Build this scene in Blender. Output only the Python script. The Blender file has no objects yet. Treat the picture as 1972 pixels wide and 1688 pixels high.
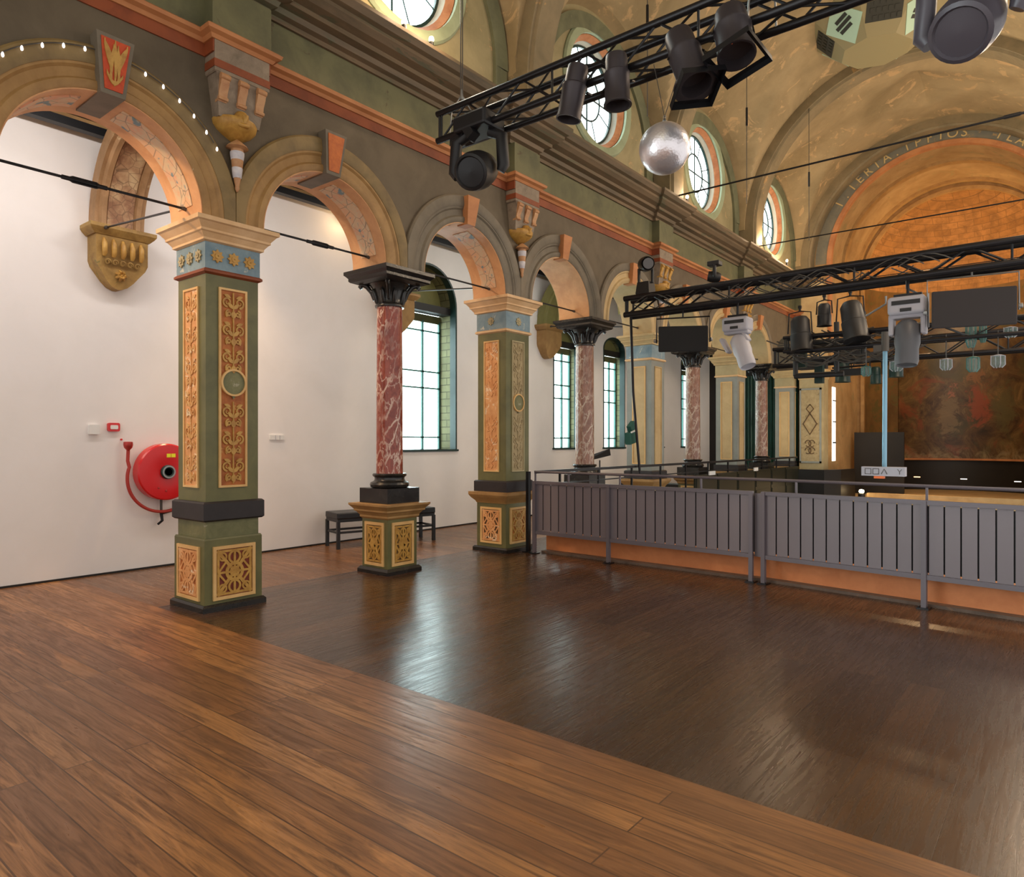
import bpy, math, random
from math import sin, cos, pi, sqrt, radians as R
from mathutils import Vector, Matrix
random.seed(7)
S = bpy.context.scene
COL = S.collection

# ------------------------------------------------------------------ materials
MATS = {}
class NT:
    def __init__(s, name):
        s.m = bpy.data.materials.new(name); s.m.use_nodes = True
        s.t = s.m.node_tree; s.t.nodes.clear()
        s.out = s.n('ShaderNodeOutputMaterial'); s.b = s.n('ShaderNodeBsdfPrincipled')
        s.l(s.b.outputs[0], s.out.inputs[0]); MATS[name] = s.m
        s.tc = s.n('ShaderNodeTexCoord')
    def n(s, t, **k):
        x = s.t.nodes.new(t)
        for a, b in k.items(): setattr(x, a, b)
        return x
    def l(s, a, b): s.t.links.new(a, b)
    def map(s, scale=(1, 1, 1), rot=(0, 0, 0), src='Object', loc=(0, 0, 0)):
        m = s.n('ShaderNodeMapping'); m.inputs['Scale'].default_value = scale
        m.inputs['Rotation'].default_value = rot; m.inputs['Location'].default_value = loc
        s.l(s.tc.outputs[src], m.inputs[0]); return m.outputs[0]
    def noise(s, vec, scale=5, detail=5, rough=.55, dist=0):
        x = s.n('ShaderNodeTexNoise'); x.inputs['Scale'].default_value = scale
        x.inputs['Detail'].default_value = detail; x.inputs['Roughness'].default_value = rough
        x.inputs['Distortion'].default_value = dist
        s.l(vec, x.inputs['Vector']); return x.outputs['Fac']
    def ramp(s, fac, stops, interp='LINEAR'):
        r = s.n('ShaderNodeValToRGB'); r.color_ramp.interpolation = interp
        e = r.color_ramp.elements
        while len(e) < len(stops): e.new(.5)
        for i, (p, c) in enumerate(stops):
            e[i].position = p; e[i].color = (c, c, c, 1) if isinstance(c, (int, float)) else (*c, 1)
        s.l(fac, r.inputs[0]); return r.outputs[0]
    def mix(s, f, a, b, mode='MIX'):
        x = s.n('ShaderNodeMix', data_type='RGBA', blend_type=mode)
        if isinstance(f, (int, float)): x.inputs[0].default_value = f
        else: s.l(f, x.inputs[0])
        for i, c in ((6, a), (7, b)):
            if isinstance(c, tuple): x.inputs[i].default_value = (*c, 1)
            else: s.l(c, x.inputs[i])
        return x.outputs[2]
    def math(s, op, a, b=0.0):
        x = s.n('ShaderNodeMath', operation=op)
        for i, c in ((0, a), (1, b)):
            if isinstance(c, (int, float)): x.inputs[i].default_value = c
            else: s.l(c, x.inputs[i])
        return x.outputs[0]
    def bump(s, h, strength=.2, dist=.01):
        x = s.n('ShaderNodeBump'); x.inputs['Strength'].default_value = strength
        x.inputs['Distance'].default_value = dist
        s.l(h, x.inputs['Height']); s.l(x.outputs[0], s.b.inputs['Normal'])
    def col(s, c):
        if isinstance(c, tuple): s.b.inputs['Base Color'].default_value = (*c, 1)
        else: s.l(c, s.b.inputs['Base Color'])
    def set(s, **k):
        for a, v in k.items():
            i = s.b.inputs[a.replace('_', ' ')]
            if isinstance(v, (int, float)): i.default_value = v
            elif isinstance(v, tuple): i.default_value = (*v, 1) if len(v) == 3 else v
            else: s.l(v, i)

def lin(r, g, b):
    f = lambda c: (c/255/12.92) if c/255 <= .04045 else ((c/255+.055)/1.055)**2.4
    return (f(r), f(g), f(b))

def paint(name, c1, c2=None, scale=4, rough=.6, bump=.15, patch=None, amt=.62, metal=0, stretch=(1, 1, 1), bdist=.01, seed=0):
    t = NT(name); v = t.map(stretch, loc=(seed, seed*.7, 0))
    n = t.noise(v, scale, 7, .62, .4)
    c2 = c2 or tuple(x*.72 for x in c1)
    c = t.ramp(n, [(.3, c2), (.62, c1)])
    if patch:
        p = t.ramp(t.noise(v, scale*.8+1.3, 9, .7, 1.0), [(amt, 0), (amt+.04, 1)])
        c = t.mix(p, c, patch)
    t.col(c); t.set(Roughness=rough, Metallic=metal)
    if bump: t.bump(t.noise(v, scale*6, 6, .6), bump, bdist)
    return t.m

def flat(name, c, rough=.5, metal=0, emit=None, es=1.0, **k):
    t = NT(name); t.col(c); t.set(Roughness=rough, Metallic=metal, **k)
    if emit: t.set(Emission_Color=emit, Emission_Strength=es)
    return t.m

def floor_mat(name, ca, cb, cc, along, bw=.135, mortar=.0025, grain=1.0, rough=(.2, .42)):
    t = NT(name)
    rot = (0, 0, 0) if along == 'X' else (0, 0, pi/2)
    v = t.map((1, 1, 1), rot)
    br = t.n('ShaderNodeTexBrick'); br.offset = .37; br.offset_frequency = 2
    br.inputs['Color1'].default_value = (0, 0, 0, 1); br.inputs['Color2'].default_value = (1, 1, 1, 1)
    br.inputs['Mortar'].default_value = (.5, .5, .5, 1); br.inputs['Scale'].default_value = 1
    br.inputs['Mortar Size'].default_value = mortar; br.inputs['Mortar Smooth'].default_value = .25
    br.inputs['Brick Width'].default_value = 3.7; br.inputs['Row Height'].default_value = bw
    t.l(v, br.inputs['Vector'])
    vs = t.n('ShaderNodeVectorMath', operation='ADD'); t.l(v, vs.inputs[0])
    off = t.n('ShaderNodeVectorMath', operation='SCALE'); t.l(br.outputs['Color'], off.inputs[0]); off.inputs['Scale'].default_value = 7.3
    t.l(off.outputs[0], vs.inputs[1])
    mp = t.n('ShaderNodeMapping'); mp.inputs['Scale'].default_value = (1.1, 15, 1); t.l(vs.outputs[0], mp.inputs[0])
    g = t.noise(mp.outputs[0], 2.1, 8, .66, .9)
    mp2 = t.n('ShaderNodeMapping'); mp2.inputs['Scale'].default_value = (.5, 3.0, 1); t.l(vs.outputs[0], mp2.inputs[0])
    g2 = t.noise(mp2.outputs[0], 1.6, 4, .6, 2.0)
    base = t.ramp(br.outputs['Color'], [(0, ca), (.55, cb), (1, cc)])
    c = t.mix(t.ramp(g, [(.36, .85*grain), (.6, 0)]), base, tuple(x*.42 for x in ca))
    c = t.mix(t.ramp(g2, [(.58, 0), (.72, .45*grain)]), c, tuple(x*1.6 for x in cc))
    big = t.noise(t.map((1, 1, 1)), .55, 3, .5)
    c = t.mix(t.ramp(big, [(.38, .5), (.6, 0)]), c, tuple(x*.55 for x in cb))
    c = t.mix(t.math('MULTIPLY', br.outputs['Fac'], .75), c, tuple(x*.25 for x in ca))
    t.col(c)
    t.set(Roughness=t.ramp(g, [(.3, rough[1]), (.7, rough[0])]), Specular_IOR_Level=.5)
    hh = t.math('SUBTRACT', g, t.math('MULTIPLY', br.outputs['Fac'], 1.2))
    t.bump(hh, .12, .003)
    return t.m

def marble(name, base, vein, dark):
    t = NT(name); v = t.map((1.6, 1.6, .7))
    d = t.noise(v, 3, 5, .6)
    add = t.n('ShaderNodeVectorMath', operation='MULTIPLY_ADD')
    add.inputs[1].default_value = (.55, .55, .55); t.l(d, add.inputs[0]); t.l(v, add.inputs[2])
    vo = t.n('ShaderNodeTexVoronoi', feature='DISTANCE_TO_EDGE'); vo.inputs['Scale'].default_value = 6.5
    t.l(add.outputs[0], vo.inputs['Vector'])
    vein_f = t.ramp(vo.outputs['Distance'], [(0, 1), (.05, .7), (.1, 0)])
    msk = t.ramp(t.noise(v, 2.2, 3, .5), [(.4, .1), (.6, 1)])
    c = t.ramp(t.noise(v, 7, 8, .7, 1.5), [(.3, dark), (.55, base), (.8, tuple(x*1.5 for x in base))])
    c = t.mix(t.math('MULTIPLY', vein_f, msk), c, vein)
    blot = t.ramp(t.noise(v, 3.4, 7, .7, 1.6), [(.60, 0), (.66, .85)])
    c = t.mix(blot, c, vein)
    t.col(c); t.set(Roughness=.22); return t.m

def ornament(name, ground, fig, scale=9, thr=.5, worn=None):
    """painted or carved tracery, mirror-symmetrical noise tracery"""
    t = NT(name); v = t.map((1, 1, .8))
    vo = t.n('ShaderNodeTexVoronoi', feature='SMOOTH_F1'); vo.inputs['Scale'].default_value = scale
    t.l(v, vo.inputs['Vector'])
    w = t.n('ShaderNodeTexWave', wave_type='RINGS'); w.inputs['Scale'].default_value = scale*.35; w.inputs['Distortion'].default_value = 9
    w.inputs['Detail'].default_value = 3; t.l(v, w.inputs['Vector'])
    f = t.math('ADD', t.math('MULTIPLY', vo.outputs['Distance'], 1.0), t.math('MULTIPLY', w.outputs['Fac'], .4))
    c = t.mix(t.ramp(f, [(thr-.05, 1), (thr+.05, 0)]), ground, fig)
    if worn: c = t.mix(t.ramp(t.noise(v, 5, 8, .7, .8), [(.52, 0), (.6, .9)]), c, worn)
    t.col(c); t.set(Roughness=.6); t.bump(f, .3, .01); return t.m

def brickwork(name, a, b, mo, w=.28, h=.085, scale=1, msz=.008, rot=(pi/2, 0, 0), rough=.8, noise_amt=.5):
    t = NT(name); v = t.map((1, 1, 1), rot)
    br = t.n('ShaderNodeTexBrick'); br.inputs['Scale'].default_value = scale
    br.inputs['Color1'].default_value = (*a, 1); br.inputs['Color2'].default_value = (*b, 1); br.inputs['Mortar'].default_value = (*mo, 1)
    br.inputs['Brick Width'].default_value = w; br.inputs['Row Height'].default_value = h; br.inputs['Mortar Size'].default_value = msz
    t.l(v, br.inputs['Vector'])
    c = t.mix(t.ramp(t.noise(t.map(), 3, 8, .7, .5), [(.35, noise_amt), (.6, 0)]), br.outputs['Color'], tuple(x*.4 for x in a))
    t.col(c); t.set(Roughness=rough); t.bump(br.outputs['Fac'], .3, -.01); return t.m

# ------------------------------------------------------------------ mesh builder
class MB:
    def __init__(s): s.v = []; s.f = []
    def add(s, vs, fs):
        o = len(s.v); s.v += [tuple(p) for p in vs]; s.f += [tuple(i+o for i in f) for f in fs]; return s
    def box(s, x0, x1, y0, y1, z0, z1):
        return s.add([(x, y, z) for x in (x0, x1) for y in (y0, y1) for z in (z0, z1)],
                     [(0, 1, 3, 2), (4, 6, 7, 5), (0, 4, 5, 1), (2, 3, 7, 6), (0, 2, 6, 4), (1, 5, 7, 3)])
    def cbox(s, c, d, M=None):
        x, y, z = d[0]/2, d[1]/2, d[2]/2
        vs = [Vector((a, b, e)) for a in (-x, x) for b in (-y, y) for e in (-z, z)]
        if M: vs = [M @ p for p in vs]
        return s.add([p+Vector(c) for p in vs], [(0, 1, 3, 2), (4, 6, 7, 5), (0, 4, 5, 1), (2, 3, 7, 6), (0, 2, 6, 4), (1, 5, 7, 3)])
    def tube(s, pts, r, n=8, cap=True):
        pts = [Vector(p) for p in pts]; rs = r if isinstance(r, (list, tuple)) else [r]*len(pts)
        vs = []; fs = []; prev = None
        for i, p in enumerate(pts):
            d = (pts[min(i+1, len(pts)-1)]-pts[max(i-1, 0)]).normalized()
            if prev is None:
                a = d.cross(Vector((0, 0, 1)))
                if a.length < 1e-3: a = d.cross(Vector((1, 0, 0)))
                a.normalize()
            else:
                a = (prev - d*prev.dot(d)); a.normalize()
            prev = a; b = d.cross(a)
            for k in range(n):
                t = 2*pi*k/n; vs.append(p+a*cos(t)*rs[i]+b*sin(t)*rs[i])
        for i in range(len(pts)-1):
            for k in range(n):
                fs.append((i*n+k, i*n+(k+1) % n, (i+1)*n+(k+1) % n, (i+1)*n+k))
        if cap: fs.append(tuple(range(n))[::-1]); fs.append(tuple((len(pts)-1)*n+k for k in range(n)))
        return s.add(vs, fs)
    def lathe(s, prof, c=(0, 0, 0), n=32, M=None, a0=0, a1=2*pi, cap=True):
        full = abs(a1-a0-2*pi) < 1e-6; m = n if full else n+1
        vs = []; fs = []
        for r, z in prof:
            for k in range(m):
                t = a0+(a1-a0)*k/n; p = Vector((r*cos(t), r*sin(t), z))
                if M: p = M @ p
                vs.append(p+Vector(c))
        for i in range(len(prof)-1):
            for k in range(n):
                k2 = (k+1) % m
                fs.append((i*m+k, i*m+k2, (i+1)*m+k2, (i+1)*m+k))
        if cap and full:
            fs.append(tuple(range(m))[::-1]); fs.append(tuple((len(prof)-1)*m+k for k in range(m)))
        return s.add(vs, fs)
    def sq(s, cx, cy, prof):
        """square loft: (half_x, z) or (hx,hy,z)"""
        vs = []; fs = []
        for p in prof:
            hx, hy, z = (p[0], p[0], p[1]) if len(p) == 2 else p
            vs += [(cx-hx, cy-hy, z), (cx+hx, cy-hy, z), (cx+hx, cy+hy, z), (cx-hx, cy+hy, z)]
        for i in range(len(prof)-1):
            for k in range(4): fs.append((i*4+k, i*4+(k+1) % 4, (i+1)*4+(k+1) % 4, (i+1)*4+k))
        fs.append((3, 2, 1, 0)); n = (len(prof)-1)*4; fs.append((n, n+1, n+2, n+3))
        return s.add(vs, fs)
    def prism(s, poly, f0, f1):
        """poly in 2-D, f0/f1 map (u,v)->xyz for both ends"""
        n = len(poly); vs = [f0(*p) for p in poly]+[f1(*p) for p in poly]
        fs = [tuple(range(n))[::-1], tuple(range(n, 2*n))]
        for k in range(n): fs.append((k, (k+1) % n, n+(k+1) % n, n+k))
        return s.add(vs, fs)
    def sweep(s, path, prof):
        """horizontal mitred sweep. path [(x,y)], outward = right-hand side; prof [(d,z)]"""
        P = [Vector(p) for p in path]; vs = []; fs = []; m = len(prof)
        for i, p in enumerate(P):
            ns = []
            if i > 0: d = (p-P[i-1]).normalized(); ns.append(Vector((d.y, -d.x)))
            if i < len(P)-1: d = (P[i+1]-p).normalized(); ns.append(Vector((d.y, -d.x)))
            n = ns[0] if len(ns) == 1 else (ns[0]+ns[1])/(1+ns[0].dot(ns[1]))
            for d, z in prof: vs.append((p.x+n.x*d, p.y+n.y*d, z))
        for i in range(len(P)-1):
            for k in range(m-1): fs.append((i*m+k, (i+1)*m+k, (i+1)*m+k+1, i*m+k+1))
        fs.append(tuple(range(m))); fs.append(tuple((len(P)-1)*m+k for k in range(m))[::-1])
        return s.add(vs, fs)
    def ribbon(s, F, pts, w, t0, t1):
        """flat raised strip in a panel frame F(u,v,t)"""
        n = len(pts); ws = w if isinstance(w, (list, tuple)) else [w]*n
        s.k = getattr(s, 'k', 0)+1; t1 = t1+.00025*(s.k % 17)
        L = []; Rr = []
        for i in range(n):
            a = pts[max(i-1, 0)]; b = pts[min(i+1, n-1)]
            dx, dy = b[0]-a[0], b[1]-a[1]; l = sqrt(dx*dx+dy*dy) or 1
            nx, ny = -dy/l*ws[i]/2, dx/l*ws[i]/2
            L.append((pts[i][0]+nx, pts[i][1]+ny)); Rr.append((pts[i][0]-nx, pts[i][1]-ny))
        vs = []
        for i in range(n): vs += [F(*L[i], t0), F(*L[i], t1), F(*Rr[i], t1), F(*Rr[i], t0)]
        fs = []
        for i in range(n-1):
            for k in range(3): fs.append((i*4+k, i*4+k+1, i*4+4+k+1, i*4+4+k))
        fs += [(0, 1, 2, 3), (n*4-1, n*4-2, n*4-3, n*4-4)]
        return s.add(vs, fs)
    def build(s, name, mat, parent=None, smooth=None, label=None):
        me = bpy.data.meshes.new(name)
        o = parent.location if parent else Vector((0, 0, 0))
        q = parent
        while q is not None and q.parent is not None: q = q.parent; o = q.location + o
        me.from_pydata([(v[0]-o[0], v[1]-o[1], v[2]-o[2]) for v in s.v], [], s.f)
        import bmesh
        b = bmesh.new(); b.from_mesh(me); bmesh.ops.recalc_face_normals(b, faces=b.faces); b.to_mesh(me); b.free()
        me.materials.append(MATS[mat] if isinstance(mat, str) else mat)
        if smooth:
            me.polygons.foreach_set('use_smooth', [True]*len(me.polygons)); me.set_sharp_from_angle(angle=R(smooth))
        ob = bpy.data.objects.new(name, me); COL.objects.link(ob)
        if parent: ob.parent = parent
        if label: ob['label'] = label
        return ob

def thing(name, label, cat, loc=(0, 0, 0), group=None):
    o = bpy.data.objects.new(name, None); COL.objects.link(o); o.location = loc; o.empty_display_size = .1
    o['label'] = label; o['category'] = cat
    if group: o['group'] = group
    return o
def tag(o, label, cat, group=None, kind=None):
    o['label'] = label; o['category'] = cat
    if group: o['group'] = group
    if kind: o['kind'] = kind
    return o
def struct(o, label=None):
    o['kind'] = 'structure'
    if label: o['label'] = label
    return o
def copy_tree(o, parent=None):
    c = o.copy(); COL.objects.link(c)
    if parent: c.parent = parent
    for ch in list(o.children): copy_tree(ch, c)
    return c
def relabel(o, loc, label, group=None):
    o.location = loc; o['label'] = label
    if group: o['group'] = group
    return o

# ------------------------------------------------------------------ palette
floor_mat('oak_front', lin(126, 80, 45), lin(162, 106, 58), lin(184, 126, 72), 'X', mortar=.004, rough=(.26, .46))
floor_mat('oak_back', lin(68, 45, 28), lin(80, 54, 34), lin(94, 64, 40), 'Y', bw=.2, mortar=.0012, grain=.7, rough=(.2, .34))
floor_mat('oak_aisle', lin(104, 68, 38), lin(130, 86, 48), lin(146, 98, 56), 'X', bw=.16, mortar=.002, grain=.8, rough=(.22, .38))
paint('wall_white', lin(238, 233, 230), lin(232, 227, 223), 1.2, .7, .04)
paint('taupe', lin(100, 88, 70), lin(82, 71, 55), 2.2, .65, .15, patch=lin(140, 128, 112), amt=.72)
paint('green_grey', lin(112, 114, 86), lin(88, 90, 68), 2.5, .65, .15, patch=lin(130, 128, 100), amt=.66)
paint('frieze_green', lin(108, 106, 74), lin(84, 84, 60), 2.5, .65, .15, patch=lin(80, 66, 46), amt=.64)
paint('cornice_brown', lin(114, 94, 70), lin(80, 70, 52), 3, .6, .2, patch=lin(88, 84, 62), amt=.56, stretch=(1, .25, 2))
paint('string_orange', lin(196, 132, 82), lin(166, 104, 62), 3, .6, .15, patch=lin(150, 140, 116), amt=.66, stretch=(1, .5, 1))
paint('rust', lin(142, 70, 34), lin(112, 52, 26), 3, .6, .1)
paint('ochre', lin(172, 134, 82), lin(142, 106, 60), 3.5, .55, .15, patch=lin(196, 176, 140), amt=.7)
paint('ochre_dark', lin(140, 116, 72), lin(110, 90, 56), 3.5, .55, .15, patch=lin(170, 154, 124), amt=.7)
paint('cream', lin(226, 190, 146), lin(206, 164, 116), 3, .55, .1)
paint('peach', lin(222, 168, 118), lin(196, 140, 92), 3, .55, .1)
paint('arch_grey', lin(120, 110, 94), lin(98, 90, 76), 3, .6, .15, patch=lin(146, 138, 122), amt=.7)
paint('olive', lin(110, 107, 66), lin(84, 84, 52), 2.0, .45, .08, patch=lin(92, 104, 92), amt=.66)
paint('olive_worn', lin(122, 120, 82), lin(92, 94, 62), 6, .6, .3, patch=lin(160, 156, 130), amt=.6)
paint('grey_blue', lin(140, 144, 138), lin(124, 128, 124), 2, .5, .05)
paint('tan', lin(196, 170, 124), lin(174, 148, 104), 2.5, .55, .08)
paint('khaki', lin(176, 162, 124), lin(154, 140, 104), 2.5, .55, .08)
paint('blue_frieze', lin(128, 150, 160), lin(96, 124, 140), 6, .55, .2, patch=lin(188, 188, 176), amt=.6)
paint('teal_frieze', lin(90, 150, 150), lin(76, 130, 134), 6, .55, .1)
paint('gold_relief', lin(196, 152, 74), lin(160, 114, 48), 12, .45, .2)
paint('worn_relief', lin(214, 168, 104), lin(184, 122, 62), 9, .55, .3, patch=lin(226, 202, 164), amt=.55)
paint('panel_ground', lin(184, 108, 46), lin(140, 72, 28), 7, .6, .3, patch=lin(206, 150, 84), amt=.6)
paint('panel_red', lin(128, 52, 34), lin(98, 36, 24), 8, .6, .3)
paint('panel_dark', lin(92, 66, 36), lin(66, 46, 26), 8, .6, .3)
paint('panel_peach', lin(226, 168, 112), lin(204, 140, 84), 7, .6, .2, patch=lin(236, 212, 178), amt=.56)
paint('panel_frame', lin(226, 186, 124), lin(206, 160, 98), 3, .5, .05)
paint('panel_pale', lin(172, 154, 116), lin(148, 130, 94), 10, .65, .25, patch=lin(120, 104, 70), amt=.6)
paint('black_stone', lin(40, 38, 36), lin(22, 20, 20), 7, .25, .15, patch=lin(84, 78, 72), amt=.68)
paint('black_pad', lin(44, 38, 40), lin(34, 30, 32), 5, .55, .1)
marble('red_marble', lin(148, 72, 56), lin(222, 196, 180), lin(108, 40, 32))
marble('pink_marble', lin(146, 108, 92), lin(200, 186, 168), lin(112, 78, 66))
paint('vault', lin(168, 146, 108), lin(134, 116, 82), .9, .75, .2, patch=lin(190, 158, 114), amt=.57, bdist=.02)
paint('vault_rib', lin(136, 120, 90), lin(110, 98, 72), 2, .7, .15, patch=lin(176, 140, 92), amt=.62)
paint('lunette', lin(158, 146, 110), lin(128, 120, 86), 1.6, .7, .12, patch=lin(186, 154, 112), amt=.6)
paint('ring_green', lin(158, 170, 140), lin(140, 150, 122), 3, .5, .05)
paint('ring_salmon', lin(196, 134, 92), lin(160, 96, 60), 5, .55, .2)
paint('reveal_pale', lin(214, 216, 206), lin(190, 194, 186), 2, .5, .02)
paint('teal_paint', lin(52, 112, 104), lin(44, 98, 92), 2, .4, .02)
paint('teal_dark', lin(22, 52, 48), lin(16, 40, 38), 2, .4, .02)
paint('tympanum', lin(128, 124, 72), lin(110, 108, 62), 2, .6, .05)
brickwork('reveal_brick', lin(134, 132, 96), lin(118, 118, 84), lin(76, 76, 54), .3, .13)
brickwork('apse_brick', lin(188, 134, 76), lin(170, 118, 62), lin(134, 96, 56), .42, .15, msz=.006, noise_amt=.75)
paint('chancel', lin(178, 144, 96), lin(146, 112, 68), 1.4, .7, .15, patch=lin(150, 128, 84), amt=.58)
paint('apse_wall', lin(124, 92, 48), lin(92, 66, 34), 1.4, .6, .1, patch=lin(96, 84, 44), amt=.55)
paint('black_wall', lin(26, 23, 20), lin(18, 16, 15), 1.5, .5, .03)
paint('dark_green', lin(18, 66, 54), lin(12, 46, 42), 1.2, .5, .03)
paint('kerb_orange', lin(222, 140, 86), lin(206, 124, 72), 5, .6, .1, patch=lin(150, 96, 60), amt=.68)
paint('kerb_lip', lin(112, 92, 78), lin(86, 70, 58), 6, .6, .2, patch=lin(140, 104, 78), amt=.6)
paint('stone_carved', lin(176, 140, 76), lin(132, 100, 50), 6, .6, .4, patch=lin(120, 112, 62), amt=.6)
paint('rib_painted', lin(170, 132, 92), lin(138, 104, 68), 4, .65, .2, patch=lin(186, 160, 120), amt=.6)
paint('pendant', lin(196, 150, 106), lin(170, 116, 76), 8, .5, .2)
paint('pendant_white', lin(222, 216, 216), lin(186, 184, 196), 12, .5, .3)
paint('corbel_grey', lin(146, 130, 112), lin(112, 98, 82), 6, .6, .3, patch=lin(176, 164, 144), amt=.64)
flat('black_metal', (.012, .012, .014), .38, .3)
flat('black_tube', (.02, .018, .02), .35, .5)
flat('can_metal', (.06, .05, .055), .42, .5)
flat('lamp_black', (.012, .0115, .013), .5)
flat('lamp_matte', (.012, .012, .013), .85)
flat('speaker_brown', (.03, .024, .024), .75)
flat('lamp_violet', (.075, .065, .08), .4, .1)
flat('steel', (.35, .35, .34), .35, .8)
flat('wire', (.10, .09, .08), .5, .4)
flat('fence_grey', lin(112, 104, 110), .42, .2)
flat('fence_slat', lin(126, 116, 120), .4, .15)
flat('fixture_grey', lin(172, 170, 178), .45)
flat('fixture_dark', lin(84, 84, 88), .45)
flat('red_gloss', (.62, .006, .008), .25)
flat('red_hose', (.40, .03, .02), .5)
flat('brass_red', (.45, .05, .04), .3, .5)
flat('white_plastic', (.78, .77, .74), .4)
flat('yellow_label', (.85, .8, .02), .5)
flat('bench_black', (.012, .012, .013), .35)
flat('dark_ceiling', lin(52, 44, 34), .7)
flat('bulb_warm', (1, .8, .5), .5, emit=(1, .72, .38), es=14)
flat('bulb_white', (.9, .9, .95), .3, emit=(1, .9, .8), es=1.2)
flat('sky_blue_pole', lin(128, 172, 196), .3, .4)
flat('orange_gel', (.9, .2, .05), .4)
flat('mint', lin(176, 206, 182), .5)
flat('vent_dark', (.02, .02, .012), .6)
flat('vent_body', lin(146, 134, 96), .6)
flat('canvas_green', lin(24, 78, 66), .7)
flat('led_bar', (.8, .5, .2), .4, emit=(1, .55, .2), es=3)
flat('lettering', lin(206, 176, 118), .6)
t = NT('glass'); t.col((.85, .95, .93)); t.set(Roughness=.05, Transmission_Weight=1.0, IOR=1.0, Alpha=.25)
t = NT('lantern_glass'); t.col((.25, .36, .34)); t.set(Roughness=.08, IOR=1.45, Alpha=.3)
t = NT('mirror'); t.set(Metallic=.75, Roughness=.3); t.col((.86, .83, .87))
v = t.map((1, 1, 1)); vo = t.n('ShaderNodeTexVoronoi'); vo.inputs['Scale'].default_value = 55; t.l(v, vo.inputs['Vector'])
t.bump(vo.outputs['Distance'], .12, .01)
t = NT('painting'); v = t.map((1, 1, 1))
n1 = t.noise(v, 1.3, 9, .72, 1.2); n2 = t.noise(v, 3.2, 9, .75, .8); n3 = t.noise(t.map((1, 1, 1), loc=(3, 5, 1)), .9, 4, .6, .8)
c = t.ramp(n1, [(.32, lin(38, 26, 14)), (.45, lin(74, 50, 26)), (.56, lin(96, 74, 40)), (.66, lin(120, 92, 54))])
c = t.mix(t.ramp(n3, [(.60, 0), (.66, .6)]), c, lin(124, 58, 32))
c = t.mix(t.ramp(n3, [(.38, .7), (.46, 0)]), c, lin(70, 66, 38))
sep = t.n('ShaderNodeSeparateXYZ'); t.l(v, sep.inputs[0])
low = t.math('MULTIPLY', t.ramp(sep.outputs[2], [(0.12, 1), (.5, 0)]), t.ramp(n2, [(.45, 0), (.6, .7)]))
c = t.mix(low, c, lin(150, 134, 100))
def blob(c, x, z, rx, rz, colr, amt):
    px_ = t.math('DIVIDE', t.math('SUBTRACT', t.math('ADD', sep.outputs[0], t.math('MULTIPLY', t.math('SUBTRACT', n2, .5), 1.6)), x), rx)
    pz_ = t.math('DIVIDE', t.math('SUBTRACT', t.math('ADD', sep.outputs[2], t.math('MULTIPLY', t.math('SUBTRACT', n1, .5), 2.6)), z), rz)
    d_ = t.math('ADD', t.math('MULTIPLY', px_, px_), t.math('MULTIPLY', pz_, pz_))
    return t.mix(t.ramp(d_, [(.45, amt), (1.0, 0)]), c, colr)
c = blob(c, .35, 1.75, .34, .75, lin(136, 62, 36), .85); c = blob(c, .25, 2.75, .28, .24, lin(128, 84, 46), .8)
c = blob(c, -.45, 1.4, .32, .8, lin(118, 98, 66), .7); c = blob(c, -.42, 2.25, .16, .14, lin(150, 88, 62), .8); c = blob(c, 1.0, 1.6, .3, .9, lin(84, 78, 44), .7)
t.col(c); t.set(Roughness=.45); t.bump(n2, .2, .01)
# soffit panel: peach squares with blue strokes and hairline cracks
t = NT('soffit_panel'); v = t.map((1, 1, 1))
vo = t.n('ShaderNodeTexVoronoi', feature='DISTANCE_TO_EDGE', distance='CHEBYCHEV') if False else t.n('ShaderNodeTexVoronoi', feature='DISTANCE_TO_EDGE')
vo.inputs['Scale'].default_value = 7; t.l(v, vo.inputs['Vector'])
c = t.ramp(t.noise(v, 4, 4, .6), [(.4, lin(226, 166, 130)), (.52, lin(216, 192, 158)), (.6, lin(226, 180, 140))])
c = t.mix(t.ramp(t.noise(v, 5, 3, .5, .5), [(.6, 0), (.63, .9)]), c, lin(104, 142, 156))
c = t.mix(t.ramp(vo.outputs['Distance'], [(0, .8), (.03, 0)]), c, lin(120, 104, 96)); t.col(c); t.set(Roughness=.6)

# ------------------------------------------------------------------ camera & helpers
HE = 1.55; CX, HY, FPX = 986., 850., 1333.
YAW = math.atan2(1074, 1333)
cam = bpy.data.cameras.new('camera'); camo = bpy.data.objects.new('camera', cam); COL.objects.link(camo)
cam.sensor_fit = 'HORIZONTAL'; cam.sensor_width = 36; cam.lens = FPX/1972*36
cam.shift_y = (HY-844)/1972; cam.clip_start = .05; cam.clip_end = 200
camo.location = (0, 0, HE); camo.rotation_euler = (pi/2, 0, YAW); S.camera = camo

# ------------------------------------------------------------------ general wall with openings
def wall_open(axis, p0, p1, us, lohi, mat, name, parent=None):
    """wall slab between planes p0<p1 normal to `axis`; us = sample positions; lohi(u) -> list of (z0,z1) solid spans (same count)"""
    mb = MB()
    P = (lambda p, u, z: (p, u, z)) if axis == 'X' else (lambda p, u, z: (u, p, z))
    sp = [lohi(u) for u in us]
    for i in range(len(us)-1):
        a, b = sp[i], sp[i+1]
        for (a0, a1), (b0, b1) in zip(a, b):
            if a1-a0 < 1e-4 and b1-b0 < 1e-4: continue
            u, w = us[i], us[i+1]
            mb.add([P(p0, u, a0), P(p0, u, a1), P(p0, w, b1), P(p0, w, b0), P(p1, u, a0), P(p1, u, a1), P(p1, w, b1), P(p1, w, b0)],
                   [(0, 1, 2, 3), (7, 6, 5, 4), (0, 3, 7, 4), (1, 5, 6, 2)])
    return mb
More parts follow.
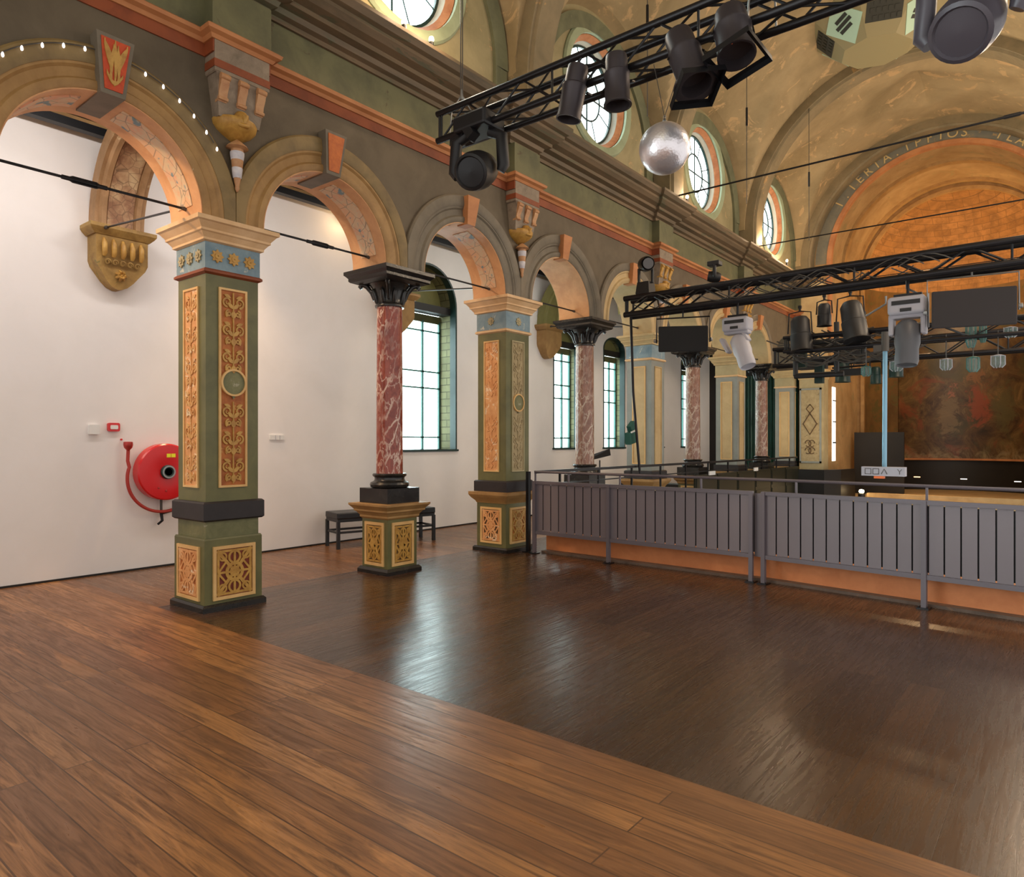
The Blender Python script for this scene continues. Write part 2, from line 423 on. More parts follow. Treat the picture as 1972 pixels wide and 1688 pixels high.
def samples(lo, hi, curves):
    """curves: (centre, radius) -> cosine sampled"""
    us = {round(lo, 4), round(hi, 4)}
    for c, r in curves:
        us.add(round(c-r-1e-3, 4)); us.add(round(c+r+1e-3, 4))
        for k in range(0, 33): us.add(round(c-r*cos(pi*k/32), 4))
    return sorted(x for x in us if lo-1e-6 <= x <= hi+1e-6)

XA, XB = -6.10, -6.64           # nave face and aisle face of the arcade wall
XW = -8.78                      # aisle wall
BAY = 2.15
SY = lambda k: 3.41+BAY*(k-1)   # support k
AC = lambda k: SY(k)+BAY/2      # arch k between support k and k+1 (arch 0 is left of pier 1)
PX = -6.37
NC, NR, NZ = -2.7, 3.22, 6.5     # nave vault

# ---------------- floors
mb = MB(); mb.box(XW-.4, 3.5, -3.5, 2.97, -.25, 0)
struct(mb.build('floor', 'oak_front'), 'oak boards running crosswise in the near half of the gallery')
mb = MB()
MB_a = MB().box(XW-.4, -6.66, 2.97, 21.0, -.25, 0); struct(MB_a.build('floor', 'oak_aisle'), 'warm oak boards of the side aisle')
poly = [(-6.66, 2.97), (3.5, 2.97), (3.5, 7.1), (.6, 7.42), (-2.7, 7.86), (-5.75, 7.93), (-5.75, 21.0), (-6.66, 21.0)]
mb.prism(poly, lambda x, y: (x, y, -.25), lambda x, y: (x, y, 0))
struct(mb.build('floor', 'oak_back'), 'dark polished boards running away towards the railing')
mb = MB(); mb.box(-5.75, 4, 7, 27.5, -4.1, -4.0); struct(mb.build('floor', 'black_wall'), 'dark floor of the hall below the gallery')
# stage platform
mb = MB(); mb.box(-5.3, .2, 20.9, 26.9, -4, -.02); struct(mb.build('floor', 'tan'), 'pale stage deck at the foot of the chancel')
mb = MB(); mb.box(-5.95, -5.75, 8.0, 20.9, -4, -.25); struct(mb.build('wall_lower', 'black_wall'), 'dark wall under the side gallery')

# ---------------- aisle wall with windows
WINS = [(8.57, .70, .70, 3.99), (10.70, .52, .32, 3.80), (12.85, .52, .32, 3.80), (14.93, .52, .32, 3.80), (17.08, .52, .32, 3.80), (19.2, .5, .32, 3.80)]
SILL = 1.41
def wl(u):
    for c, a, b, zs in WINS:
        if abs(u-c) <= a+1e-6: return [(0, SILL), (zs+b*sqrt(max(0, 1-((u-c)/a)**2)), 5.3)]
    return [(0, 2), (2, 5.3)]
us = samples(-3.5, 21.0, [(c, a) for c, a, b, z in WINS])
struct(wall_open('X', XW-.45, XW, us, wl, None, None).build('wall_left', 'wall_white'), 'white plastered aisle wall')
mb = MB(); mb.box(XW, XW+.012, -3.5, 20.9, 0, .022); struct(mb.build('shadow_gap_left', 'black_wall'))  # thin dark strip painting the shadow gap where wall meets floor
for wi, (c, a, b, zs) in enumerate(WINS):
    w = MB()
    dp = .42 if wi == 0 else .27
    gx = XW-dp
    # dark painted lining of the reveal
    def ring(x0, x1, rr, zlo=SILL):
        pts = [(c+a-rr*0, SILL)]
        out = [(c-a, zlo)]+[(c-a*cos(pi*k/24), zs+b*sin(pi*k/24)) for k in range(25)]+[(c+a, zlo)]
        inn = [(c-a+rr, zlo)]+[(c-(a-rr)*cos(pi*k/24), zs+(b-rr)*sin(pi*k/24)) for k in range(25)]+[(c+a-rr, zlo)]
        m = MB()
        for i in range(len(out)-1):
            q = [out[i], out[i+1], inn[i+1], inn[i]]
            m.prism(q, lambda y, z: (x0, y, z), lambda y, z: (x1, y, z))
        return m
    root = ring(XW-.13, XW+.012, .035).build('window_%d' % (wi+1), 'teal_dark', smooth=40); struct(root, 'dark teal lining of an aisle window')
    ring(XW-dp, XW-.13, .03).build('brick_reveal', 'reveal_brick', root)
    m = MB(); m.box(XW-.44, XW+.03, c-a-.03, c+a+.03, SILL-.035, SILL); m.build('window_sill', 'teal_dark', root)
    zt = zs-.12
    m = MB(); m.box(XW-dp+.06, XW-.12, c-a+.03, c+a-.03, zt, zt+.13); m.build('blind_box', 'black_wall', root)
    m = MB(); poly = [(c-a+.03, zt+.12)]+[(c-(a-.03)*cos(pi*k/20), zs+(b-.03)*sin(pi*k/20)) for k in range(21)]+[(c+a-.03, zt+.12)]
    m.prism(poly, lambda y, z: (XW-dp+.02, y, z), lambda y, z: (XW-dp+.05, y, z)); m.build('tympanum', 'tympanum', root)
    m = MB(); m.box(gx-.01, gx+.03, c-a+.03, c+a-.03, zt-.14, zt)
    m.build('frame_head', 'olive', root)
    m = MB()
    for yy in (c-a+.05, c-a*.42, c+a*.32, c+a-.05): m.box(gx-.01, gx+.035, yy-.018, yy+.018, SILL, zt-.1)
    for zz in (SILL+.22, SILL+1.12, SILL+1.42, zt-.30): m.box(gx-.01, gx+.035, c-a+.03, c+a-.03, zz-.014, zz+.014)
    m.build('window_frame', 'teal_paint', root)
    m = MB(); m.box(gx-.002, gx+.004, c-a+.03, c+a-.03, SILL, zt-.1); m.build('window_pane', 'glass', root)

# aisle ceiling, end wall
mb = MB(); mb.box(XW-.4, XB+.02, -3.5, 21, 5.2, 5.35); struct(mb.build('ceiling', 'dark_ceiling'), 'dark aisle ceiling')
mb = MB(); mb.box(XW-.4, -5.95, 20.75, 21.0, 0, 5.3); struct(mb.build('wall_far', 'black_wall'), 'black end wall of the aisle')
mb = MB(); mb.box(XW, XW+.10, -3.5, 20.7, 5.11, 5.2); struct(mb.build('trim_1', 'ochre'), 'ochre cove along the aisle ceiling')
o = MB(); o.box(XW+.1, XW+.2, -3.0, 7.2, 5.03, 5.12)
tag(o.build('light_track', 'black_metal'), 'black lighting track along the aisle ceiling, nearest stretch', 'light track', 'lighting tracks of the aisle')
o = MB(); o.box(XW+.1, XW+.2, 8.2, 15.6, 5.03, 5.12)
tag(o.build('light_track', 'black_metal'), 'black lighting track seen through the third and farther arches', 'light track', 'lighting tracks of the aisle')

# green doors / curtains at the end of the aisle
m = MB()
pts = [(-7.75+.02*k, 20.55+.03*sin(k*1.3)) for k in range(0, 86)]
for i in range(len(pts)-1):
    (x0, y0), (x1, y1) = pts[i], pts[i+1]
    m.add([(x0, y0, .02), (x1, y1, .02), (x1, y1, 3.5), (x0, y0, 3.5), (x0, y0+.02, .02), (x1, y1+.02, .02), (x1, y1+.02, 3.5), (x0, y0+.02, 3.5)],
          [(0, 1, 2, 3), (7, 6, 5, 4), (3, 2, 6, 7), (0, 4, 5, 1)])
tag(m.build('curtain', 'dark_green', smooth=60), 'dark green curtain closing the far end of the aisle', 'curtain')
m = MB(); m.box(-7.2, -7.06, 20.35, 20.4, 2.0, 2.2); tag(m.build('wall_notice', 'orange_gel'), 'small red-orange notice on the dark green curtain', 'notice')

# ---------------- arcade wall with arches
AR, AZ = .80, 3.60
KS = range(0, 9)
def wa(u):
    for k in KS:
        d = u-AC(k)
        if abs(d) <= AR+1e-6: return [(AZ+sqrt(max(0, AR*AR-d*d)), 6.0)]
    return [(3.57, 6.0)]
us = samples(.6, 20.9, [(AC(k), AR) for k in KS])
struct(wall_open('X', XB, XA, us, wa, None, None).build('wall_arcade', 'taupe', smooth=30), 'taupe painted wall above the arcade')
mb = MB(); mb.box(XB, XA, -3.5, .6, 3.57, 6.0); struct(mb.build('wall_arcade', 'taupe'))

def arch_sweep(c, prof, n=40, leg=3.57, lim=1.072, z0=AZ):
    """prof [(r, x)] closed ring cross-section swept over the semicircle with short legs"""
    m = MB(); vs = []; fs = []; q = len(prof)
    st = [(-1, None)]+[(0, pi*k/n) for k in range(n+1)]+[(1, None)]
    for s_, t in st:
        for r, x in prof:
            if s_ == 0: y, z = c-r*cos(t), z0+r*sin(t)
            else: y, z = c+s_*r, leg
            y = max(c-lim, min(c+lim, y)); vs.append((x, y, z))
    for i in range(len(st)-1):
        for k in range(q): fs.append((i*q+k, i*q+(k+1) % q, (i+1)*q+(k+1) % q, (i+1)*q+k))
    fs.append(tuple(range(q))); fs.append(tuple((len(st)-1)*q+k for k in range(q)))
    return m.add(vs, fs)
ORD = ['', 'nearest large', 'second', 'third', 'fourth', 'fifth', 'sixth', 'seventh', 'eighth']
def make_arch(k):
    c = AC(k-1); near = k <= 2
    lab = {1: 'wide ochre arch at the left edge with string bulbs and a flame keystone',
           2: 'ochre arch between the green pillar and the near red marble column',
           3: 'grey-brown arch between the near red marble column and the second square pillar',
           4: 'grey-edged arch right after the second square pillar, peach soffit and plain orange keystone',
           5: 'narrow-looking cream arch just left of the far truss end',
           6: 'arch half hidden behind the left end of the far truss',
           7: 'small far arch behind the grey moving head lamp',
           8: 'farthest arch of the arcade next to the chancel'}[k]
    a = thing('arch', lab, 'arch', (XA, c, AZ), 'arches of the arcade')
    outer = 'ochre_dark' if near else 'arch_grey'
    arch_sweep(c, [(.97, XA-.02), (.97, XA+.035), (1.0, XA+.05), (1.10, XA+.05), (1.12, XA+.03), (1.12, XA-.02)]).build('archivolt', outer, a, 35)
    arch_sweep(c, [(.775, XA-.04), (.775, XA+.02), (.80, XA+.035), (.84, XA+.035), (.86, XA+.01), (.93, XA+.01), (.95, XA+.03), (.972, XA+.03), (.972, XA-.04)]).build('inner_moulding', 'ochre' if k < 3 else 'tan' if k > 4 else 'arch_grey', a, 35)
    arch_sweep(c, [(.765, XB-.03), (.765, XA+.015), (.805, XA+.015), (.805, XB-.03)]).build('soffit', 'peach' if k < 5 else 'tan', a, 35)
    arch_sweep(c, [(.79, XB-.06), (.79, XB+.0), (1.0, XB+.0), (1.0, XB-.06)], leg=3.57).build('rear_band', 'tan', a, 35)
    if k <= 3:
        for s_ in (-1, 1):
            m = MB(); vs = []; fs = []; n = 24
            t0, t1 = (R(8), R(78)) if s_ > 0 else (R(102), R(172))
            for i in range(n+1):
                t = t0+(t1-t0)*i/n
                for r, x in ((.768, -6.50), (.757, -6.50), (.757, -6.24), (.768, -6.24)):
                    vs.append((x, c+r*cos(t), AZ+r*sin(t)))
            for i in range(n):
                for q in range(4): fs.append((i*4+q, i*4+(q+1) % 4, i*4+4+(q+1) % 4, i*4+4+q))
            fs += [(0, 1, 2, 3), (n*4, n*4+1, n*4+2, n*4+3)]
            m.add(vs, fs).build('painted_panel', 'soffit_panel', a, 35, 'painted soffit panel, peach with blue')
    # keystone
    s = {1: 1.06, 2: 1.0}.get(k, .82)
    zb, zt, wb, wt = AZ+.745, AZ+.745+.43*s, .088*s, .135*s
    xf0, xf1 = XA+.08, XA+.13
    m = MB(); m.add([(XB+.1 if k < 3 else XA-.1, c-wb, zb), (XB+.1 if k < 3 else XA-.1, c+wb, zb), (xf0, c+wb, zb), (xf0, c-wb, zb),
                     (XA-.1, c-wt, zt), (XA-.1, c+wt, zt), (xf1, c+wt, zt), (xf1, c-wt, zt)],
                    [(0, 1, 2, 3), (4, 7, 6, 5), (0, 3, 7, 4), (1, 5, 6, 2), (3, 2, 6, 7), (0, 4, 5, 1)])
    ks = m.build('keystone', {1: 'arch_grey', 2: 'arch_grey'}.get(k, 'string_orange'), a)
    if k <= 2:
        i_ = .03; L = lambda f: (xf0+(xf1-xf0)*f)
        def KF(u, f, t): w = (wb+(wt-wb)*f)-i_; return (L(f)+.008+t, c+u*w, zb+(zt-zb)*f)
        m = MB(); m.add([KF(-1, .08, 0), KF(1, .08, 0), KF(1, .93, 0), KF(-1, .93, 0), KF(-1, .08, -.03), KF(1, .08, -.03), KF(1, .93, -.03), KF(-1, .93, -.03)],
                        [(0, 1, 2, 3), (7, 6, 5, 4), (0, 4, 5, 1), (1, 5, 6, 2), (2, 6, 7, 3), (3, 7, 4, 0)])
        m.build('keystone_panel', 'kp_red' if k == 1 else 'kp_orange', ks)
        if k == 1:
            m = MB()
            for u0, f0, f1, bend in ((-.55, .25, .9, .25), (.55, .25, .9, -.25), (-.25, .2, .85, -.1), (.25, .2, .85, .1), (0, .15, .92, .06)):
                pts = [(u0+bend*sin(i/10*pi*1.6), f0+(f1-f0)*i/10) for i in range(11)]
                m.ribbon(KF, pts, [.05+.22*sin(pi*i/10) for i in range(11)], 0, .008)
            pts = [(-.75+1.5*i/12, .2+.16*(abs(i-6)/6)**2) for i in range(13)]
            m.ribbon(KF, pts, .07, 0, .008)
            m.build('flame_ornament', 'gold_relief', ks)
    return a
paint('kp_red', lin(206, 78, 26), lin(176, 54, 18), 9, .5, .1)
paint('kp_orange', lin(206, 110, 40), lin(176, 84, 26), 9, .5, .2)
arches = [make_arch(k) for k in range(1, 9)]

# ---------------- entablature sweeps
ptsA = []; hw = .27
path = [(XA, -3.5)]
for k in (1, 3, 5, 7, 9):
    y = SY(k)
    path += [(XA, y-hw), (XA+.15, y-hw), (XA+.15, y+hw), (XA, y+hw)]
path = path[:-1]; path[-1] = (XA+.15, 20.9)
rp = [(p[0], p[1]) for p in path]
def sweepx(prof): m = MB(); return m.sweep(rp, prof)
struct(sweepx([(-.05, 5.14), (.03, 5.14), (.05, 5.17), (.09, 5.19), (.10, 5.22), (.06, 5.25), (-.05, 5.26)]).build('trim_2', 'string_orange'), 'orange string course above the arches')
struct(sweepx([(-.05, 5.03), (.015, 5.03), (.015, 5.14), (-.05, 5.14)]).build('trim_3', 'rust'), 'rust red painted band under the string course')
struct(sweepx([(-.05, 5.26), (.02, 5.26), (.02, 5.66), (-.05, 5.66)]).build('trim_4', 'frieze_green'), 'olive green frieze')
rp2 = [(x if x < XA+.1 else XA+.06, y) for x, y in rp]
struct(MB().sweep(rp2, [(-.05, 5.66), (.05, 5.66), (.05, 5.71), (.10, 5.73), (.12, 5.78), (.20, 5.80), (.20, 5.85), (.28, 5.88), (.33, 5.93), (.33, 5.97), (.38, 5.99), (.42, 6.05), (.42, 6.09), (-.05, 6.09)]).build('trim_5', 'cornice_brown'), 'stepped brown cornice of the nave')
mb = MB(); mb.box(XB, XA, -3.5, 20.9, 6.0, 6.09); struct(mb.build('trim_6', 'green_grey'))

# ---------------- clerestory wall with round windows
RC = [SY(k)+BAY for k in (1, 3, 5, 7)]; RW, WZ = .90, 7.36
LR, LZ = 1.85, 6.75
def wc(u):
    top = 6.6
    for c in RC+[1.26]:
        if abs(u-c) < LR: top = max(top, LZ+sqrt(LR*LR-(u-c)**2)+.03)
    for c in RC:
        d = u-c
        if abs(d) <= RW+1e-6:
            h = sqrt(max(0, RW*RW-d*d)); return [(6.05, WZ-h), (WZ+h, top)]
    return [(6.05, WZ), (WZ, top) if top > WZ else (min(WZ, top), min(WZ, top))] if top > WZ else [(6.05, top), (top, top)]
us = samples(-1.0, 20.9, [(c, LR) for c in RC+[1.26]]+[(c, RW) for c in RC])
struct(wall_open('X', XA-.25, XA, us, wc, None, None).build('wall_clerestory', 'lunette'), 'ochre upper wall of the nave')
def ring_x(c, z, prof, n=48, a0=0, a1=2*pi):
    m = MB(); M = Matrix(((0, 0, 1), (1, 0, 0), (0, 1, 0)))
    return m.lathe(prof+[prof[0]], (0, c, z), n, M, a0, a1, cap=False)
wn = 7
for c in RC:
    root = ring_x(c, WZ, [(RW, XA-.03), (RW-.07, XA-.13), (.78, XA-.23), (.80, XA-.26), (RW+.02, XA-.2), (RW+.02, XA-.03)]).build('window_%d' % wn, 'reveal_pale', smooth=40)
    struct(root, 'round clerestory window with splayed reveal'); wn += 1
    ring_x(c, WZ, [(RW-.01, XA-.02), (RW-.01, XA+.03), (RW+.05, XA+.05), (RW+.12, XA+.05), (RW+.15, XA+.02), (RW+.15, XA-.02)]).build('outer_ring', 'ring_green', root, 40)
    ring_x(c, WZ, [(RW-.07, XA-.13), (RW-.09, XA-.11), (RW-.02, XA-.02), (RW, XA-.03)]).build('salmon_ring', 'ring_salmon', root, 40)
    m = ring_x(c, WZ, [(.79, XA-.21), (.79, XA-.25), (.75, XA-.25), (.75, XA-.21)])
    gx = XA-.23
    m.tube([(gx, c, WZ-.77), (gx, c, WZ+.77)], .014, 6); m.tube([(gx, c-.77, WZ), (gx, c+.77, WZ)], .014, 6)
    m.tube([(gx, c+.4*cos(2*pi*i/24), WZ+.4*sin(2*pi*i/24)) for i in range(25)], .016, 6)
    for q in range(8):
        t_ = R(22.5+45*q); m.tube([(gx, c+.4*cos(t_), WZ+.4*sin(t_)), (gx, c+.77*cos(t_), WZ+.77*sin(t_))], .01, 5)
    m.build('window_frame', 'teal_dark', root)
    m = MB(); m.lathe([(.78, 0), (.78, .006)], (gx, c, WZ), 40, Matrix(((0, 0, 1), (1, 0, 0), (0, 1, 0)))); m.build('window_pane', 'glass', root)
tn = 7
for c in RC:
    # lunette band
    m = MB(); vs = []; fs = []; pr = [(1.60, XA), (1.60, XA+.05), (1.84, XA+.07), (1.84, XA)]; n = 48
    for i in range(n+1):
        t_ = pi*i/n
        for r, x in pr: vs.append((x, c-r*cos(t_), LZ-.1+r*sin(t_)))
    for i in range(n):
        for q in range(4): fs.append((i*4+q, i*4+(q+1) % 4, i*4+4+(q+1) % 4, i*4+4+q))
    m.add(vs, fs)
    for s_ in (-1, 1): m.box(XA, XA+.05, c+s_*1.72-.12, c+s_*1.72+.12, 6.09, LZ-.1)
    struct(m.build('trim_%d' % tn, 'green_grey', smooth=40), 'grey-green band round a lunette'); tn += 1

# ---------------- vault
def zv(x, y, t):
    b = NZ+(NR*sin(t) if t >= 0 else 0); d = max(0, min(x-XA, (2*NC-XA)-x))
    for c in RC+[1.26]:
        dy = abs(y-c)
        if dy < LR: b = max(b, LZ+sqrt(LR*LR-dy*dy)+.42*d)
    return b
ts = [-1]+[pi*(1-cos(pi*i/150))/2 for i in range(151)]+[-2]
def vx(t): return XA-.02 if t == -1 else 2*NC-XA+.02 if t == -2 else NC-NR*cos(t)
ys = []
for c in [-3.04, 1.26]+RC:
    ys += [c-2.15, c-1.9]+[c+LR*sin(pi/2*q/24) for q in range(-24, 25)]+[c+1.9]
ys.append(20.95)
m = MB(); vs = [(vx(t_), y, zv(vx(t_), y, t_)) for y in ys for t_ in ts]; n = len(ts)
fs = [(i*n+k, i*n+k+1, (i+1)*n+k+1, (i+1)*n+k) for i in range(len(ys)-1) for k in range(n-1)]
m.add(vs, fs); struct(m.build('ceiling', 'vault', smooth=28), 'ochre groined plaster vault of the nave')
for k in (1, 3, 5, 7, 9):
    y = SY(k); m = MB(); vs = []; fs = []; n = 72
    pr = [(2.98, y-.2), (2.98, y+.2), (3.03, y+.22), (3.03, y+.27), (3.36, y+.27), (3.36, y-.27), (3.03, y-.27), (3.03, y-.22)]; q = len(pr)
    st = [('l', 0)]+[('a', pi*i/n) for i in range(n+1)]+[('r', 0)]
    for a_, t_ in st:
        for r, yy in pr:
            if a_ == 'a': vs.append((NC-r*cos(t_), yy, NZ+r*sin(t_)))
            else: vs.append((NC-r if a_ == 'l' else NC+r, yy, 6.05))
    for i in range(len(st)-1):
        for j in range(q): fs.append((i*q+j, i*q+(j+1) % q, (i+1)*q+(j+1) % q, (i+1)*q+j))
    m.add(vs, fs); struct(m.build('trim_%d' % tn, 'vault_rib', smooth=30), 'plaster rib across the nave vault'); tn += 1

# right-hand side of the nave, mostly outside the frame, carries the vault
mb = MB(); mb.box(.7, 1.0, -3.5, 21.0, 5.2, 6.6); struct(mb.build('wall_right', 'taupe'))

# ---------------- chancel arch, chancel, apse
CCX, CZ, CR = -2.65, 6.59, 2.60; YC = 20.9
def wch(u):
    d = u-CCX
    if abs(d) <= CR+1e-6: return [(CZ+sqrt(max(0, CR*CR-d*d)), 10.1)]
    return [(-4, 10.1)]
us = samples(-6.15, .9, [(CCX, CR)])
struct(wall_open('Y', YC, YC+.35, us, wch, None, None).build('wall_chancel', 'chancel'), 'end wall of the nave with the chancel arch')
def arc_y(prof, cx, cz, n=56, z_leg=None):
    m = MB(); vs = []; fs = []; q = len(prof)
    st = ([('l', 0)] if z_leg is not None else [])+[('a', pi*i/n) for i in range(n+1)]+([('r', 0)] if z_leg is not None else [])
    for a_, t_ in st:
        for r, y in prof: vs.append((cx-r*cos(t_), y, cz+r*sin(t_)) if a_ == 'a' else ((cx-r if a_ == 'l' else cx+r), y, z_leg))
    for i in range(len(st)-1):
        for j in range(q): fs.append((i*q+j, i*q+(j+1) % q, (i+1)*q+(j+1) % q, (i+1)*q+j))
    return m.add(vs, fs)
struct(arc_y([(CR-.01, YC-.06), (CR-.01, YC+.1), (2.71, YC+.05), (2.71, YC-.06)], CCX, CZ, z_leg=4.3).build('trim_%d' % tn, 'string_orange', smooth=30), 'orange roll moulding of the chancel arch'); tn += 1
struct(arc_y([(2.71, YC-.03), (2.71, YC+.02), (3.02, YC+.02), (3.02, YC-.03)], CCX, CZ).build('trim_%d' % tn, 'insc_band', smooth=30) if False else arc_y([(2.71, YC-.03), (2.71, YC+.02), (3.02, YC+.02), (3.02, YC-.03)], CCX, CZ).build('trim_%d' % tn, paint('insc_band', lin(128, 122, 104), lin(104, 104, 96), 3, .6, .1, patch=lin(160, 132, 90), amt=.6), smooth=30), 'blue-grey inscription band of the chancel arch'); tn += 1
struct(arc_y([(3.02, YC-.02), (3.05, YC-.09), (3.12, YC-.09), (3.2, YC-.03), (3.2, YC+.02)], CCX, CZ).build('trim_%d' % tn, 'ochre', smooth=30), 'outer ochre moulding of the chancel arch'); tn += 1
# gilt lettering
txt = ['I', '.', 'I', 'E', 'R', 'I', 'A', '.', 'I', 'P', 'r', 'I', 'O', 'S', ' ', ' ', 'I', 'L', 'A', 'I', 'S', 'I', '.', 'S']
LT = thing('lettering', 'worn gilt Latin letters curving over the chancel arch', 'lettering', (CCX, YC, CZ+2.8))
cu_objs = []
for i, ch in enumerate(txt):
    if ch == ' ': continue
    cu = bpy.data.curves.new('t', 'FONT'); cu.body = ch; cu.size = .32; cu.extrude = .006; cu.align_x = 'CENTER'
    ob = bpy.data.objects.new('t', cu); COL.objects.link(ob); cu_objs.append((i, ob))
bpy.context.view_layer.update(); dg = bpy.context.evaluated_depsgraph_get()
for i, ob in cu_objs:
    me = ob.evaluated_get(dg).to_mesh()
    th = R(146-5.2*i); rr = 2.76
    o = Vector((CCX+rr*cos(th), YC-.045, CZ+rr*sin(th)))
    ux = Vector((sin(th), 0, -cos(th))); uy = Vector((cos(th), 0, sin(th)))
    lm = MB(); lm.add([o+ux*v.co.x+uy*v.co.y+Vector((0, -1, 0))*v.co.z for v in me.vertices], [tuple(p.vertices) for p in me.polygons])
    ob.evaluated_get(dg).to_mesh_clear(); lm.build('letter', 'lettering', LT)
for i, ob in cu_objs:
    cu = ob.data; bpy.data.objects.remove(ob); bpy.data.curves.remove(cu)
# barrel of the chancel
m = arc_y([(CR, YC+.3), (CR, 24.0), (CR+.1, 24.0), (CR+.1, YC+.3)], CCX, CZ, z_leg=-4)
struct(m.build('ceiling', 'chancel', smooth=30), 'orange lit barrel vault of the chancel')
for yy, rr, w_ in ((22.0, 2.60, .25), (23.75, 2.60, .2)):
    struct(arc_y([(rr-.08, yy), (rr-.08, yy+w_), (rr+.02, yy+w_), (rr+.02, yy)], CCX, CZ, z_leg=6.1).build('trim_%d' % tn, 'ochre', smooth=30), 'rib in the chancel vault'); tn += 1
AX, AY0, AZ0, AR0 = -2.6, 24.0, 6.45, 2.50
m = MB(); vs = []; fs = []; nu, nv = 48, 20
for j in range(nv+1):
    ph = pi/2*j/nv
    for i in range(nu+1):
        th = pi*i/nu; vs.append((AX-AR0*cos(th)*cos(ph), AY0+AR0*sin(th)*cos(ph), AZ0+AR0*sin(ph)))
for j in range(nv):
    for i in range(nu): a = j*(nu+1)+i; fs.append((a, a+1, a+nu+2, a+nu+1))
m.add(vs, fs); struct(m.build('ceiling', 'apse_brick', smooth=60), 'brick half dome of the apse, lit orange')
# apse face ring closing barrel to dome
struct(arc_y([(AR0-.06, 23.90), (AR0-.06, 24.04), (CR+.4, 24.04), (CR+.4, 23.97), (AR0+.06, 23.97), (AR0+.04, 23.90)], AX, AZ0, z_leg=-1).build('trim_%d' % tn, 'ochre', smooth=30), 'moulded front arch of the apse'); tn += 1
def apse_cyl(z0, z1, r, th0=0, th1=pi, n=48, thick=.05):
    m = MB(); vs = []; fs = []
    for i in range(n+1):
        th = th0+(th1-th0)*i/n
        for rr, z in ((r, z0), (r, z1), (r+thick, z1), (r+thick, z0)): vs.append((AX-rr*cos(th), AY0+rr*sin(th), z))
    for i in range(n):
        for q in range(4): fs.append((i*4+q, i*4+(q+1) % 4, i*4+4+(q+1) % 4, i*4+4+q))
    fs += [(0, 1, 2, 3), (n*4, n*4+1, n*4+2, n*4+3)]
    return m.add(vs, fs)
struct(apse_cyl(.96, 6.5, AR0+.02).build('wall_apse', 'apse_wall', smooth=40), 'curved brown apse wall')
struct(apse_cyl(-4, .96, AR0+.03).build('wall_apse', 'black_wall', smooth=40), 'black wainscot of the apse')
ptr = thing('wall_painting', 'large dark curved mural with a reddish robed figure filling the apse', 'painting', (-2.6, 26.4, .96))
apse_cyl(1.0, 5.3, AR0-.04, R(44), R(150)).build('canvas', 'painting', ptr, 40)
mm = apse_cyl(.95, 1.01, AR0-.09, R(43), R(151), thick=.08); 
mm.add(*(lambda q: (q.v, q.f))(apse_cyl(1.0, 1.75, AR0-.09, R(42.8), R(44.6), 3, thick=.08)))
mm.build('frame', 'string_orange', ptr, 40)
mm = apse_cyl(5.3, 5.38, AR0-.09, R(43), R(151), thick=.08); mm.build('frame_top', 'string_orange', ptr, 40)
# responds of the chancel arch with diamond panel
rp_ = thing('chancel_pier', 'square pier beside the chancel with a diamond ornament on its panel', 'pillar', (-5.66, 20.7, 0))
m = MB(); m.box(-5.98, -5.33, 20.42, 20.92, .0, 3.35); m.build('shaft', 'khaki', rp_)
m = MB(); m.box(-5.93, -5.43, 20.395, 20.42, 1.0, 3.0); m.build('panel', 'panel_pale', rp_)
m = MB()
for z0, z1 in ((.95, 1.0), (3.0, 3.05)): m.box(-5.96, -5.38, 20.385, 20.42, z0, z1)
for x0, x1 in ((-5.96, -5.92), (-5.43, -5.38)): m.box(x0, x1, 20.385, 20.42, .95, 3.05)
m.build('panel_border', 'grey_blue', rp_)
m = MB(); F = lambda u, v, t_: (-5.68+u, 20.39-t_, 2.05+v)
m.ribbon(F, [(0, .3), (.17, 0.02), (.19, 0), (.17, -.02), (0, -.3), (-.17, -.02), (-.19, 0), (-.17, .02), (0, .3)], .022, 0, .015)
m.ribbon(F, [(0, .55), (.1, .42), (0, .3)], .02, 0, .012); m.ribbon(F, [(0, .55), (-.1, .42), (0, .3)], .02, 0, .012)
for s_ in (-1, 1):
    m.ribbon(F, [(s_*(.05+.08*cos(a_)), -.55+.09*sin(a_)) for a_ in [i*.5 for i in range(12)]], .018, 0, .012)
    m.ribbon(F, [(s_*(.05+.08*cos(a_)), -.75+.09*sin(a_)) for a_ in [i*.5 for i in range(12)]], .018, 0, .012)
m.build('diamond_ornament', 'panel_dark', rp_)
m = MB(); m.add(*(lambda q: (q.v, q.f))(MB().sq(-5.66, 20.67, [(.34, .26, 3.3), (.38, .30, 3.42), (.42, .34, 3.5), (.42, .34, 3.57)]))); m.build('capital', 'tan', rp_)
m = MB(); m.box(-5.98, -5.33, 20.42, 20.92, 3.57, 6.0); m.build('upper_shaft', 'tan', rp_)
# chancel side strip lights (bright narrow window slit)
struct(MB().box(-5.25, -5.225, 20.97, 21.27, 1.0, 3.1).build('window_11', flat('slit_light', (1, .95, .85), .5, emit=(1, .93, .82), es=1.3)), 'tall bright window slit in the chancel wall')

struct(MB().box(-5.224, -5.215, 20.96, 21.28, 1.5, 1.54).box(-5.224, -5.215, 20.96, 21.28, 2.1, 2.13).box(-5.224, -5.215, 20.96, 21.28, 2.7, 2.73).build('window_12', 'black_metal'), 'dark bars across the chancel window slit')
